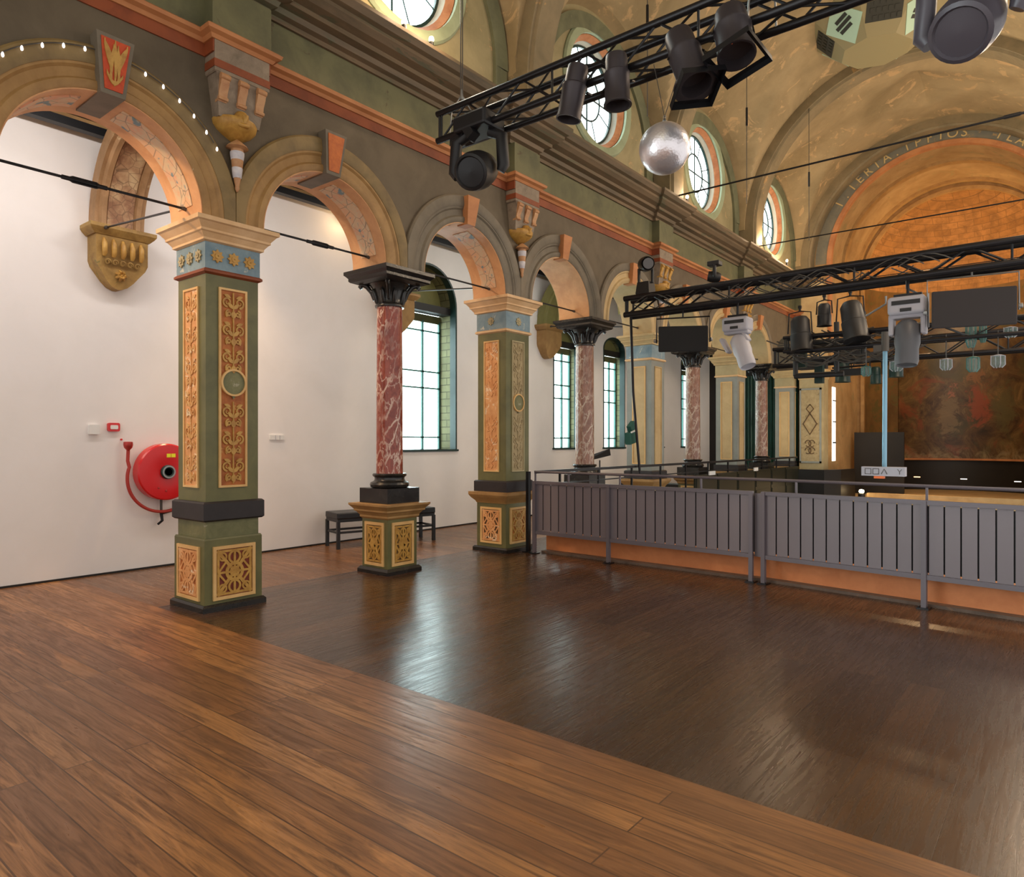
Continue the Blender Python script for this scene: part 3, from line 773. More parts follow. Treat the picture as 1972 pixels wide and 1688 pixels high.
# ---------------- supports
def sF(cx, cy, face, half):
    """frame on a face of a square shaft. F(u,v,t)"""
    if face == 'E': return lambda u, v, t_: (cx+half+t_, cy+u, v)
    if face == 'S': return lambda u, v, t_: (cx+u, cy-half-t_, v)
    if face == 'N': return lambda u, v, t_: (cx-u, cy+half+t_, v)
    return lambda u, v, t_: (cx-half-t_, cy-u, v)
def rect(m, F, u0, u1, v0, v1, t0, t1):
    m.add([F(u0, v0, t0), F(u1, v0, t0), F(u1, v1, t0), F(u0, v1, t0), F(u0, v0, t1), F(u1, v0, t1), F(u1, v1, t1), F(u0, v1, t1)],
          [(0, 1, 2, 3), (7, 6, 5, 4), (0, 4, 5, 1), (1, 5, 6, 2), (2, 6, 7, 3), (3, 7, 4, 0)])
def border(m, F, u0, u1, v0, v1, w, t0, t1):
    rect(m, F, u0, u1, v0, v0+w, t0, t1); rect(m, F, u0, u1, v1-w, v1, t0, t1)
    rect(m, F, u0, u0+w, v0+w, v1-w, t0, t1); rect(m, F, u1-w, u1, v0+w, v1-w, t0, t1)
def spiral(cx, cy, r0, r1, a0, turns, n=26, sg=1):
    return [(cx+sg*(r0+(r1-r0)*i/n)*cos(a0+turns*2*pi*i/n), cy+(r0+(r1-r0)*i/n)*sin(a0+turns*2*pi*i/n)) for i in range(n+1)]
def leaf(m, F, u, v, a_, L, W, t0, t1):
    pts = [(u+cos(a_)*L*i/6, v+sin(a_)*L*i/6) for i in range(7)]
    m.ribbon(F, pts, [.002+W*sin(pi*i/6) for i in range(7)], t0, t1)
def arabesque(m, F, w, v0, v1, unit, t0, t1, gap=None):
    n = max(1, round((v1-v0)/unit)); h = (v1-v0)/n
    for i in range(n):
        c = v0+h*(i+.5)
        if gap and gap[0] < c < gap[1]: continue
        m.ribbon(F, [(0, c-h/2), (0, c+h/2)], .012, t0, t1)
        for sg in (-1, 1):
            m.ribbon(F, spiral(sg*w*.26, c+h*.14, w*.20, w*.05, -pi/2, 1.35, sg=sg), [.018-.0004*q for q in range(27)], t0, t1)
            m.ribbon(F, spiral(sg*w*.2, c-h*.27, w*.14, w*.03, pi/2, -1.2, sg=sg), .014, t0, t1)
            leaf(m, F, 0, c-h*.1, pi/2-sg*.8, w*.34, .035, t0, t1+.002)
            leaf(m, F, sg*w*.12, c+h*.30, pi/2-sg*1.2, w*.30, .03, t0, t1+.002)
            leaf(m, F, sg*w*.30, c-h*.42, pi/2+sg*.2, w*.22, .028, t0, t1)
        leaf(m, F, 0, c-h*.46, pi/2, h*.3, .05, t0, t1+.004)
def lattice(m, F, w, v0, v1, t0, t1):
    c = (v0+v1)/2; H = (v1-v0)/2; W = w/2
    border(m, F, -W, W, v0, v1, .022, t0, t1)
    for sg in (-1, 1):
        m.ribbon(F, [(-W, c-sg*H), (W, c+sg*H)], .03, t0, t1)
        m.ribbon(F, [(sg*W*.9, c-H), (sg*W*.5, c-H*.45), (sg*W*.95, c)], .02, t0, t1)
        m.ribbon(F, [(sg*W*.9, c+H), (sg*W*.5, c+H*.45), (sg*W*.95, c)], .02, t0, t1)
        m.ribbon(F, spiral(0, c+sg*H*.66, W*.32, W*.32, 0, 1), .02, t0, t1)
        m.ribbon(F, spiral(sg*W*.68, c+H*.7, W*.2, W*.2, 0, 1), .016, t0, t1)
        m.ribbon(F, spiral(sg*W*.68, c-H*.7, W*.2, W*.2, 0, 1), .016, t0, t1)
    m.ribbon(F, [(0, v0), (0, v1)], .02, t0, t1); m.ribbon(F, [(-W, c), (W, c)], .02, t0, t1)
    m.ribbon(F, spiral(0, c, W*.45, W*.45, 0, 1), .03, t0, t1)
    m.ribbon(F, spiral(0, c, W*.2, W*.2, 0, 1), .03, t0, t1)

def make_pier(k):
    cy = SY(k); cx = PX
    lab = {1: 'tall square olive pillar with orange arabesque panels and blue frieze, nearest of all',
           3: 'square olive pillar with plain peach side panel at the left end of the railing',
           5: 'square tan and grey-blue pillar crossed by the slanting black pole',
           7: 'square tan pillar with grey-green edges left of the green curtain strip',
           9: 'farthest square pillar, pale khaki, last before the diamond-panelled pier'}[k]
    T = thing('square_pillar', lab, 'pillar', (cx, cy, 0), 'square pillars of the arcade')
    far = k >= 5
    body = {1: 'olive', 3: 'olive'}.get(k, 'grey_blue')
    m = MB(); m.sq(cx, cy, [(.315, 0), (.315, .045), (.295, .065)]); m.build('base', 'black_stone', T)
    ped = k == 3
    if k == 1:
        m = MB(); m.sq(cx, cy, [(.285, .05), (.285, .65), (.278, .665)]); m.build('plinth', 'olive', T)
        m = MB(); m.sq(cx, cy, [(.262, .66), (.262, .83)]); m.build('neck', 'olive_worn', T)
    else:
        m = MB(); m.sq(cx, cy, [(.27, .05), (.27, .70)]); m.build('plinth', 'khaki' if far else 'olive', T)
        m = MB(); m.sq(cx, cy, [(.275, .68), (.29, .71), (.33, .75), (.35, .78), (.36, .80), (.36, .84), (.28, .845)]); m.build('plinth_cornice', 'ochre', T, 25)
    m = MB(); m.sq(cx, cy, [(.285, .82), (.302, .835), (.302, .985), (.285, 1.0)]); m.build('black_band', 'black_pad', T)
    m = MB(); m.sq(cx, cy, [(.26, 1.0), (.26, 3.10)]); m.build('shaft', body, T)
    for fi, f in enumerate('ESN W'.replace(' ', '')):
        F = sF(cx, cy, f, .26); Fp = sF(cx, cy, f, .285 if k == 1 else .27)
        # shaft panels
        W_ = .135; v0, v1 = 1.13, 2.97
        pm = 'tan' if far else ('panel_peach' if f == 'S' else ('panel_ground' if k == 1 else 'panel_pale'))
        m = MB(); rect(m, F, -W_, W_, v0, v1, -.005, .004); pn = m.build('shaft_panel', pm, T)
        m = MB(); border(m, F, -W_-.005, W_+.005, v0-.005, v1+.005, .02, -.002, .016); m.build('panel_frame', 'panel_frame' if k < 3 or f == 'S' else ('khaki' if k == 3 else 'tan'), pn)
        if not far and f in 'ES':
            m = MB()
            if f == 'E' or k == 3:
                arabesque(m, F, .23, v0+.03, v1-.03, .26, .0, .014 if k == 1 else .009, gap=(1.98, 2.22))
                m.build('arabesque', {('E', 1): 'gold_relief', ('E', 3): 'panel_pale'}.get((f, k), 'panel_peach'), pn)
            else:
                arabesque(m, F, .23, v0+.03, v1-.03, .30, .0, .009)
                m.build('arabesque', 'worn_relief', pn)
            if f == 'E':
                m = MB(); m.add([F(.115*cos(2*pi*i/32), 2.10+.125*sin(2*pi*i/32)-(.03 if i == 24 else 0), .018) for i in range(32)]+[F(.115*cos(2*pi*i/32), 2.10+.125*sin(2*pi*i/32), 0) for i in range(32)],
                                [tuple(range(32))]+[(i, (i+1) % 32, 32+(i+1) % 32, 32+i) for i in range(32)])
                md = m.build('medallion', 'olive_worn', pn)
                m = MB(); m.ribbon(F, spiral(0, 2.10, .118, .118, 0, 1, 40), .018, 0, .03); m.build('medallion_rim', 'khaki', md) if False else m.build('medallion_rim', 'panel_frame', pn)
        # plinth panels
        if k <= 3:
            p0, p1, W2 = (.10, .585, .205) if k == 1 else (.12, .62, .19)
            gm = {('E', 1): 'panel_red', ('S', 1): 'panel_ground', ('E', 3): 'panel_ground', ('S', 3): 'panel_dark'}.get((f, k), 'panel_dark')
            m = MB(); rect(m, Fp, -W2, W2, p0, p1, -.005, .003); pp = m.build('plinth_panel', gm, T)
            m = MB(); border(m, Fp, -W2-.004, W2+.004, p0-.004, p1+.004, .03, -.002, .018); m.build('panel_frame', 'panel_frame', pp)
            if f in 'ES':
                m = MB(); lattice(m, Fp, W2*2-.07, p0+.035, p1-.035, .0, .012); m.build('tracery', 'gold_relief' if f == 'E' else 'panel_peach', pp)
        # frieze
        F3 = sF(cx, cy, f, .272)
        if k <= 3 and f in 'ES':
            m = MB()
            for u in ((-.16, 0, .16) if k == 1 else (0,)):
                for q in range(8):
                    a_ = 2*pi*q/8; leaf(m, F3, u, 3.25, a_, .062, .032, 0, .012)
                m.ribbon(F3, spiral(u, 3.25, .016, .016, 0, 1, 12), .02, 0, .02)
            m.build('rosettes', 'gold_relief' if f == 'E' and k == 1 else 'khaki', T)
    m = MB(); m.sq(cx, cy, [(.262, 3.08), (.29, 3.095), (.29, 3.115), (.272, 3.13)]); m.build('necking', 'rust' if k == 1 else 'cream', T)
    m = MB(); m.sq(cx, cy, [(.272, 3.12), (.272, 3.375)]); m.build('frieze', {1: 'blue_frieze', 3: 'blue_frieze', 5: 'blue_frieze'}.get(k, 'khaki'), T)
    m = MB(); m.sq(cx, cy, [(.275, 3.37), (.30, 3.38), (.30, 3.40), (.33, 3.44), (.345, 3.45), (.345, 3.47), (.385, 3.52), (.405, 3.53), (.405, 3.568), (.39, 3.572)]); m.build('capital', {1: 'cream', 3: 'cream'}.get(k, 'tan'), T)
    return T
for k in (1, 3, 5, 7, 9): make_pier(k)

def make_column(k):
    cy = SY(k)-(.16 if k == 0 else 0); cx = PX
    lab = {0: 'red marble column beyond the left edge', 2: 'red marble column with white veins on an ornate square pedestal, nearest marble column',
           4: 'dull pink marble column between two bright windows', 6: 'pale veined marble column under the black box floodlight',
           8: 'slim pink marble column in front of the dark green curtain'}[k]
    T = thing('marble_column', lab, 'column', (cx, cy, 0), 'marble columns of the arcade')
    m = MB(); m.sq(cx, cy, [(.27, 0), (.27, .04), (.245, .07)]); m.build('base', 'black_stone' if k == 2 else 'panel_dark', T)
    m = MB(); m.sq(cx, cy, [(.228, .05), (.228, .66)]); m.build('pedestal', 'olive', T)
    for f in ('ES' if k > 2 or k == 0 else 'ESNW'):
        Fp = sF(cx, cy, f, .228)
        m = MB(); rect(m, Fp, -.165, .165, .10, .60, -.005, .003); pp = m.build('pedestal_panel', 'panel_dark', T)
        m = MB(); border(m, Fp, -.17, .17, .095, .605, .035, -.002, .016); m.build('panel_frame', 'panel_frame', pp)
        if k == 2 and f in 'ES':
            m = MB(); lattice(m, Fp, .25, .14, .56, 0, .012)
            for s_ in (-1, 1):
                for q in (-1, 1): leaf(m, Fp, 0, .35, pi/2*q-s_*.7, .12, .03, 0, .016)
            m.build('tracery', 'gold_relief', pp)
    m = MB(); m.sq(cx, cy, [(.232, .64), (.25, .66), (.25, .68), (.28, .72), (.30, .73), (.30, .75), (.335, .79), (.345, .80), (.345, .822), (.25, .826)]); m.build('pedestal_cornice', 'ochre', T, 25)
    m = MB(); m.sq(cx, cy, [(.25, .822), (.25, 1.0)]); m.build('column_plinth', 'black_stone', T)
    m = MB(); m.lathe([(.2, 1.0), (.225, 1.01), (.235, 1.04), (.225, 1.065), (.19, 1.08), (.178, 1.10), (.18, 1.125), (.20, 1.14), (.205, 1.155), (.195, 1.17), (.15, 1.172)], (cx, cy, 0), 36); m.build('column_base', 'black_stone', T, 40)
    m = MB(); m.lathe([(.160, 1.165), (.158, 1.6), (.155, 2.3), (.150, 3.17)], (cx, cy, 0), 40); m.build('shaft', 'red_marble' if k in (0, 2) else 'pink_marble', T, 40)
    # capital: bell with leaves, volutes and square abacus
    m = MB(); m.lathe([(.150, 3.15), (.172, 3.155), (.176, 3.175), (.165, 3.19), (.158, 3.2), (.165, 3.27), (.19, 3.35), (.235, 3.41), (.27, 3.44)], (cx, cy, 0), 32)
    for q in range(8):
        a_ = 2*pi*q/8+pi/8; L_ = [(.158, 3.20), (.172, 3.25), (.185, 3.31), (.21, 3.345), (.232, 3.335)]
        m.tube([(cx+r*cos(a_), cy+r*sin(a_), z) for r, z in L_], [.02, .03, .032, .024, .012], 8)
    for q in range(4):
        a_ = pi/4+pi/2*q
        m.tube([(cx+r*cos(a_), cy+r*sin(a_), z) for r, z in [(.18, 3.24), (.21, 3.33), (.27, 3.405), (.33, 3.43), (.35, 3.40), (.33, 3.375)]], [.018, .026, .03, .03, .026, .02], 8)
    m.build('bell', 'black_stone', T, 50)
    m = MB(); m.sq(cx, cy, [(.26, 3.42), (.33, 3.445), (.345, 3.46), (.345, 3.49), (.372, 3.52), (.385, 3.53), (.385, 3.568), (.37, 3.572)]); m.build('abacus', 'black_stone', T)
    return T
for k in (0, 2, 4, 6, 8): make_column(k)

# ---------------- corbels on the nave face
def make_corbel(k):
    y = SY(k)
    lab = {1: 'painted corbel with gilt mask and white banded pendant, above the nearest pillar', 3: 'weathered corbel with round mask and pendant above the second square pillar',
           5: 'gilded carved corbel beside the lamps standing on the far truss end', 7: 'small far corbel above the fourth square pillar'}[k]
    T = thing('corbel', lab, 'corbel', (XA, y, 3.87), 'corbels under the vault shafts')
    m = MB(); m.sq(XA+.07, y, [(.09, .26, 4.86), (.10, .27, 4.87), (.10, .27, 5.16)]); m.build('upper_block', 'corbel_grey', T)
    m = MB(); m.sq(XA+.07, y, [(.105, .275, 4.90), (.105, .275, 4.97)]); m.build('red_band', 'rust', T)
    m = MB()
    n = 6
    m.add([(XA-.02, y-.25, 4.86), (XA+.165, y-.25, 4.86), (XA+.165, y+.25, 4.86), (XA-.02, y+.25, 4.86),
           (XA-.02, y-.20, 4.50), (XA+.11, y-.20, 4.50), (XA+.11, y+.20, 4.50), (XA-.02, y+.20, 4.50)],
          [(0, 1, 2, 3), (7, 6, 5, 4), (0, 4, 5, 1), (1, 5, 6, 2), (2, 6, 7, 3), (3, 7, 4, 0)])
    m.build('bracket', 'corbel_grey', T)
    for q in (-1, 0, 1):
        yy = y+q*.18
        m = MB(); m.prism([(XA+.10, 4.86), (XA+.185, 4.86), (XA+.20, 4.82), (XA+.185, 4.76), (XA+.155, 4.70), (XA+.15, 4.66), (XA+.135, 4.62), (XA+.08, 4.62)],
                          lambda u, z: (u, yy-.04, z), lambda u, z: (u, yy+.04, z))
        m.tube([(XA+.187, yy-.045, 4.825), (XA+.187, yy+.045, 4.825)], .026, 10); m.tube([(XA+.145, yy-.045, 4.645), (XA+.145, yy+.045, 4.645)], .018, 8)
        m.build('dentil', 'pendant' if k < 5 else 'gold_relief', T, 40)
    m = MB(); m.lathe([(.20, 4.52), (.21, 4.50), (.20, 4.46), (.165, 4.42), (.11, 4.385), (.05, 4.36), (.02, 4.345), (.0, 4.34)], (XA, y, 0), 24, None, -pi/2, pi/2, cap=False)
    m.lathe([(.17, 4.52), (.15, 4.48), (.1, 4.44), (0.0, 4.42)], (XA, y, 0), 24, None, -pi/2, pi/2, cap=False)
    m.build('shell_bowl', 'gold_relief', T, 50)
    m = MB(); m.lathe([(0, -.085), (.05, -.07), (.075, -.03), (.07, .02), (.045, .06), (0, .075)], (XA+.14, y, 4.52), 10); m.tube([(XA+.16, y, 4.55), (XA+.22, y, 4.52), (XA+.20, y, 4.47)], [.03, .03, .015], 6)
    m.tube([(XA+.13, y-.08, 4.50), (XA+.19, y-.03, 4.45), (XA+.2, y+.03, 4.45), (XA+.13, y+.08, 4.5)], .02, 6)
    m.build('mask', 'gold_relief', T, 70)
    m = MB(); m.lathe([(0, 4.36), (.03, 4.34), (.09, 4.29), (.10, 4.275), (.06, 4.265), (.055, 4.26)], (XA+.07, y, 0), 20); m.build('pendant_cap', 'pendant', T, 50)
    m = MB(); m.lathe([(.055, 4.265), (.06, 4.22), (.05, 4.12), (.048, 4.1), (.036, 4.02), (.03, 3.98), (.018, 3.92), (.022, 3.90), (.008, 3.87)], (XA+.07, y, 0), 18); m.build('pendant_drop', 'pendant', T, 50)
    MB().lathe([(.063, 4.235), (.063, 4.21), (.056, 4.165), (.053, 4.16)], (XA+.07, y, 0), 18).build('white_band', 'pendant_white', T, 50)
    MB().lathe([(.048, 4.09), (.047, 4.07), (.038, 4.0), (.034, 3.995)], (XA+.07, y, 0), 18).build('white_band', 'pendant_white', T, 50)
    return T
for k in (1, 3, 5, 7): make_corbel(k)

# ---------------- aisle arches and wall corbels
def make_aisle(k):
    y = SY(k)
    lab = {1: 'carved stone wall corbel with fluted band, left of the nearest pillar', 3: 'wall corbel mostly hidden behind the near marble column',
           5: 'mustard coloured wall corbel right of the second square pillar', 7: 'far wall corbel of the aisle'}[k]
    T = thing('wall_corbel', lab, 'corbel', (XW, y, 3.3), 'corbels on the aisle wall')
    body = 'stone_carved'
    m = MB(); m.sq(XW+.12, y, [(.14, .30, 3.90), (.17, .34, 3.94), (.19, .36, 3.97), (.19, .36, 4.01)]); m.build('abacus', 'ochre' if k != 1 else 'stone_carved', T)
    m = MB(); prof = [(.28, 3.91), (.28, 3.62), (.26, 3.56), (.20, 3.48), (.15, 3.41), (.09, 3.35), (0.02, 3.32)]
    poly = [(-h, z) for h, z in prof]+[(h, z) for h, z in reversed(prof)]
    m.prism(poly, lambda u, z: (XW, y+u, z), lambda u, z: (XW+.25-.35*max(0, 3.62-z), y+u, z)); m.build('body', body if k == 1 else 'ochre', T, 30)
    if k == 1:
        m = MB()
        for q in range(5):
            yy = y-.2+q*.1
            m.tube([(XW+.25, yy, 3.86), (XW+.275, yy, 3.80), (XW+.275, yy, 3.70), (XW+.255, yy, 3.66)], [.014, .03, .03, .02], 8)
        m.build('flutes', 'gold_relief', T, 50)
        m = MB()
        for q in range(7):
            a_ = 2*pi*q/7; m.tube([(XW+.2, y, 3.47), (XW+.235, y+.035*cos(a_), 3.47+.035*sin(a_)), (XW+.2, y+.06*cos(a_), 3.47+.06*sin(a_))], [.015, .02, .012], 6)
        m.lathe([(0, .03), (.02, .02), (.025, 0)], (XW+.21, y, 3.47), 10, Matrix(((0, 0, 1), (1, 0, 0), (0, 1, 0))))
        m.build('rosette', 'gold_relief', T, 50)
        m = MB(); F = lambda u, v, t_: (XW+.25-.35*max(0, 3.62-v)+t_, y+u, v)
        for u in (-.16, -.08, 0, .08, .16): m.ribbon(F, spiral(u, 3.60, .035, .01, 0, 1.2, 14), .014, 0, .012)
        m.build('scroll_band', 'stone_carved', T)
    A = thing('aisle_arch', {1: 'painted transverse arch rising from the carved wall corbel to the nearest pillar', 3: 'transverse aisle arch seen as a fragment behind the second square pillar',
             5: 'olive shaded transverse arch over the mustard wall corbel', 7: 'far transverse arch of the aisle'}[k], 'arch', (-7.71, y, 4.0), 'transverse arches of the aisle')
    cx_, cz_ = -7.71, 4.02; rm = 'rib_painted' if k == 1 else 'tympanum' if k == 5 else 'tan'
    def aa(prof, name, mat, leg=3.99):
        m = MB(); vs = []; fs = []; n = 36; q = len(prof)
        for i in range(n+1):
            t_ = pi*i/n
            for r, yy in prof: vs.append((cx_-r*cos(t_), yy, min(5.19, cz_+r*sin(t_)*1.05)))
        for i in range(n):
            for j in range(q): fs.append((i*q+j, i*q+(j+1) % q, (i+1)*q+(j+1) % q, (i+1)*q+j))
        fs += [tuple(range(q)), tuple(n*q+j for j in range(q))]
        m.add(vs, fs).build(name, mat, A, 35)
    aa([(.90, y-.15), (.90, y+.15), (.86, y+.16), (.86, y+.21), (.90, y+.23), (.90, y+.27), (1.07, y+.27), (1.07, y-.27), (.90, y-.27), (.90, y-.23), (.86, y-.21), (.86, y-.16)], 'rib', rm)
    aa([(.893, y-.14), (.893, y+.14), (.92, y+.14), (.92, y-.14)], 'painted_soffit', 'soffit_dull' if k == 1 else rm)
    return T
t = NT('soffit_dull'); v = t.map()
vo = t.n('ShaderNodeTexVoronoi', feature='DISTANCE_TO_EDGE'); vo.inputs['Scale'].default_value = 9; t.l(v, vo.inputs['Vector'])
c = t.ramp(t.noise(v, 5, 6, .6), [(.4, lin(140, 100, 72)), (.55, lin(176, 140, 104)), (.68, lin(196, 168, 128))])
c = t.mix(t.ramp(vo.outputs['Distance'], [(0, .8), (.04, 0)]), c, lin(104, 78, 56)); t.col(c); t.set(Roughness=.65)
for k in (1, 3, 5, 7): make_aisle(k)

# ---------------- tie rods
def rod(a, b, label, r=.011, tb=None, group='iron tie rods', forks=True):
    a, b = Vector(a), Vector(b); T = thing('tie_rod', label, 'tie rod', a, group)
    m = MB(); m.tube([a, b], r, 8); m.build('rod', 'black_metal', T)
    d = (b-a).normalized()
    if tb is not None:
        c = a+(b-a)*tb; s_ = d.cross(Vector((0, 0, 1))).normalized(); up = s_.cross(d)
        m = MB()
        for q in (-1, 1): m.tube([c-d*.13, c-d*.09+up*q*.02, c+d*.09+up*q*.02, c+d*.13], .009, 6)
        for q in (-1, 1): m.tube([c+d*q*.09, c+d*q*.17], .019, 8)
        m.build('turnbuckle', 'black_metal', T)
    if forks:
        for p_, q in ((a, 1), (b, -1)):
            m = MB(); m.tube([p_, p_+d*q*.06, p_+d*q*.10], [.02, .022, .014], 8); m.build('end_fitting', 'wire', T)
    return T
ZR = 3.70
for k in range(1, 9):
    a_, b_ = SY(k-1)+.29, SY(k)-.28
    rod((PX, a_-(.02 if k > 1 else .4), ZR), (PX, b_+.02, ZR), {1: 'black tie rod with turnbuckle across the wide left arch', 2: 'black tie rod across the arch between green pillar and marble column',
        3: 'black tie rod across the third arch', 4: 'tie rod across the fourth arch', 5: 'tie rod across the fifth arch', 6: 'tie rod in the sixth arch behind the far truss', 7: 'tie rod in the seventh arch', 8: 'tie rod in the eighth arch'}[k], .012, .55 if k in (1, 2) else None)
for k in (1, 3, 5, 7):
    rod((XW+.27, SY(k)-.2, 3.97), (XB+.30, SY(k)-.30, ZR+.02), {1: 'short black rod from the carved wall corbel to the nearest pillar', 3: 'black rod crossing the arched window top to the second square pillar',
        5: 'short rod from the mustard corbel across the aisle', 7: 'far short rod across the aisle'}[k])
rod((XA+.15, SY(5), 6.14), (.7, SY(5), 6.14), 'long thin tie rod with turnbuckle across the nave in front of the inscription', .016, .80)
rod((XA+.15, SY(7), 6.14), (.7, SY(7), 6.14), 'long thin tie rod across the nave in front of the orange apse', .014)
rod((-5.2, 22.1, 6.3), (.1, 22.1, 6.3), 'thin rod across the chancel arch under the half dome', .012)

# ---------------- string of bulbs on arch 1
c = AC(0); rr = 1.075
T = thing('string_lights', 'string of small white bulbs along the rim of the wide left arch', 'string lights', (XA+.07, c, AZ+1))
m = MB(); m.tube([(XA+.065, c-rr*cos(t_), AZ+rr*sin(t_)) for t_ in [R(20+2.5*i) for i in range(50)]], .005, 5); m.build('cable', 'wire', T)
for i in range(14):
    t_ = R(38+8.2*i); p = Vector((XA+.075, c-rr*cos(t_), AZ+rr*sin(t_)))
    m = MB(); m.lathe([(.003, .0), (.008, -.008), (.011, -.022), (.009, -.034), (0, -.042)], p, 8); m.build('bulb', 'bulb_white', T, 60)

# ---------------- fence
def post_line(p0, p1): 
    p0, p1 = Vector(p0), Vector(p1); d = (p1-p0).normalized(); n = Vector((-d.y, d.x)); return p0, p1, d, n
def make_fence(p0, p1, posts, label, slat=.132):
    p0, p1, d, n = post_line(p0, p1); L = (p1-p0).length
    T = thing('railing_panel', label, 'railing', (p0.x, p0.y, 0), 'slatted metal railing panels')
    ang = math.atan2(d.y, d.x); M = Matrix.Rotation(ang, 3, 'Z')
    def bar(a, b, z0, z1, w, off=0, m=None):
        m = m or MB(); c = p0+d*((a+b)/2)+n*off; m.cbox((c.x, c.y, (z0+z1)/2), (b-a, w, z1-z0), M); return m
    bar(0, L, .965, 1.005, .045).build('top_rail', 'fence_grey', T)
    bar(0, L, .27, .315, .045).build('bottom_rail', 'fence_grey', T)
    m = MB(); x = .03
    while x < L-.02:
        e = min(x+slat-.014, L-.02); bar(x, e, .315, .965, .006, .012, m); 
        m2 = bar(x, x+.012, .315, .965, .02, .02, m); x += slat
    m.build('slats', 'fence_slat', T)
    m = bar(.0, L, .33, .95, .004, .034); m.build('backing', 'black_metal', T)
    for q in posts:
        m = bar(q-.022, q+.022, .0, 1.0, .045, -.012); po = m.build('post', 'fence_grey', T)
        m = bar(q-.05, q+.05, 0.0, .012, .12, -.01)
        for s_ in (-1, 1):
            cc = p0+d*(q+s_*.035)-n*.045; m.lathe([(.009, .012), (.009, .024), (0, .026)], (cc.x, cc.y, 0), 6)
        m.build('foot_plate', 'black_metal', po)
    return T
make_fence((-5.80, 7.68), (-2.72, 7.62), (.022, 1.22, 3.06), 'slatted dark grey railing panel starting at the second square pillar')
make_fence((-2.62, 7.61), (.75, 7.20), (.022, 1.58, 3.2), 'slatted grey railing panel running out of the right edge')
m = MB(); m.cbox((-2.67, 7.66, .63), (.10, .008, .70), Matrix.Rotation(-.1, 3, 'Z')); tag(m.build('filler_plate', 'fence_slat'), 'narrow grey plate closing the gap between the two railing panels', 'plate')
# handrail with stanchions
T = thing('handrail', 'thin black handrail above and behind the slatted railing', 'handrail', (-5.86, 7.80, 0))
hp = [(-5.86, 7.80), (-2.7, 7.79), (.8, 7.42)]
m = MB(); m.tube([(*p, 1.125) for p in hp], .017, 8); m.build('rail', 'fence_grey', T, 40)
for i, (x, y) in enumerate([(-5.86, 7.80), (-5.3, 7.80), (-4.5, 7.795), (-3.4, 7.79), (-2.3, 7.748), (-1.06, 7.617), (.3, 7.47)]):
    m = MB(); m.box(x-.01, x+.01, y-.01, y+.01, .27, 1.12); m.build('stanchion', 'fence_grey', T)
kp = [(-5.75, 7.93), (-2.7, 7.86), (.6, 7.42), (3.5, 7.1)]
m = MB()
def strip(m, off0, off1, z0, z1):
    m.prism([(x, y+off0) for x, y in kp]+[(x, y+off1) for x, y in reversed(kp)], lambda x, y: (x, y, z0), lambda x, y: (x, y, z1))
strip(m, -.02, .16, -.2, .27); struct(m.build('trim_%d' % tn, 'kerb_orange'), 'low terracotta kerb behind the railing'); tn += 1
m = MB(); strip(m, -.14, -.02, 0, .03); struct(m.build('trim_%d' % tn, 'kerb_lip'), 'worn grey-brown lip at the foot of the kerb'); tn += 1
# corner post
T = thing('corner_post', 'black corner post against the second square pillar', 'post', (-5.93, 7.72, 0))
m = MB(); m.box(-5.955, -5.905, 7.70, 7.75, 0, 1.13); m.build('shaft', 'black_metal', T)
m = MB(); m.box(-5.99, -5.87, 7.66, 7.79, 0, .012); m.build('foot_plate', 'black_metal', T)
# side gallery railing
T = thing('gallery_handrail', 'long thin black handrail running along the far arcade', 'handrail', (-5.86, 7.9, 0))
m = MB(); m.box(-5.88, -5.84, 7.8, 19.8, 1.10, 1.14); m.box(-5.87, -5.85, 7.8, 19.8, .93, .95); m.build('rail', 'black_metal', T)
y = 8.4
while y < 19.8:
    m = MB(); m.box(-5.875, -5.845, y-.013, y+.013, .0, 1.1); m.build('stanchion', 'black_metal', T); y += 1.075
T = thing('gallery_parapet', 'dark panelled parapet in front of the far marble columns', 'parapet', (-5.8, 13, 0))
for i in range(6):
    y0 = 13.0+i*1.12
    m = MB(); m.box(-5.83, -5.79, y0, y0+1.08, .03, .88); m.box(-5.79, -5.775, y0+.04, y0+1.04, .08, .40); m.box(-5.79, -5.775, y0+.04, y0+1.04, .48, .83); m.build('panel', 'panelling', T) if False else m.build('panel', flat('panelling%d' % i, lin(34, 36, 26), .35), T)
for i, (yy, w_) in enumerate(((13.6, .3), (16.2, .24))):
    m = MB(); m.box(-5.775, -5.75, yy, yy+w_, .86, .94); tag(m.build('name_plate', 'white_plastic'), ['small pale plate on the dark parapet near its left end', 'small pale plate on the dark parapet further right'][i], 'plate', 'plates on the parapet')

# ---------------- bench
ang = math.atan2(1.53, .40)
b0 = Vector((-8.18, 6.16)); d = Vector((.253, .967)); n_ = Vector((-.967, .253))
T = thing('bench', 'long black upholstered bench against the white wall, partly behind the near marble column', 'bench', (b0.x, b0.y, 0))
M3 = Matrix.Rotation(math.atan2(d.y, d.x), 3, 'Z'); Lb, Wb = 1.62, .46
def bb(m, a, b, c0, c1, z0, z1):
    c = b0+d*((a+b)/2)+n_*((c0+c1)/2); m.cbox((c.x, c.y, (z0+z1)/2), (b-a, c1-c0, z1-z0), M3); return m
s_ = bb(MB(), 0, Lb, 0, Wb, .43, .52).build('seat_cushion', 'bench_black', T)
bm_ = s_.modifiers.new('b', 'BEVEL'); bm_.width = .015; bm_.segments = 2
bb(MB(), .01, Lb-.01, .01, Wb-.01, .385, .43).build('seat_frame', 'bench_black', T)
for a_ in (0, Lb-.045):
    for c_ in (0, Wb-.045): bb(MB(), a_, a_+.045, c_, c_+.045, 0, .40).build('leg', 'bench_black', T)
for c_ in (.01, Wb-.035): bb(MB(), .04, Lb-.04, c_, c_+.025, .22, .25).build('stretcher', 'bench_black', T)
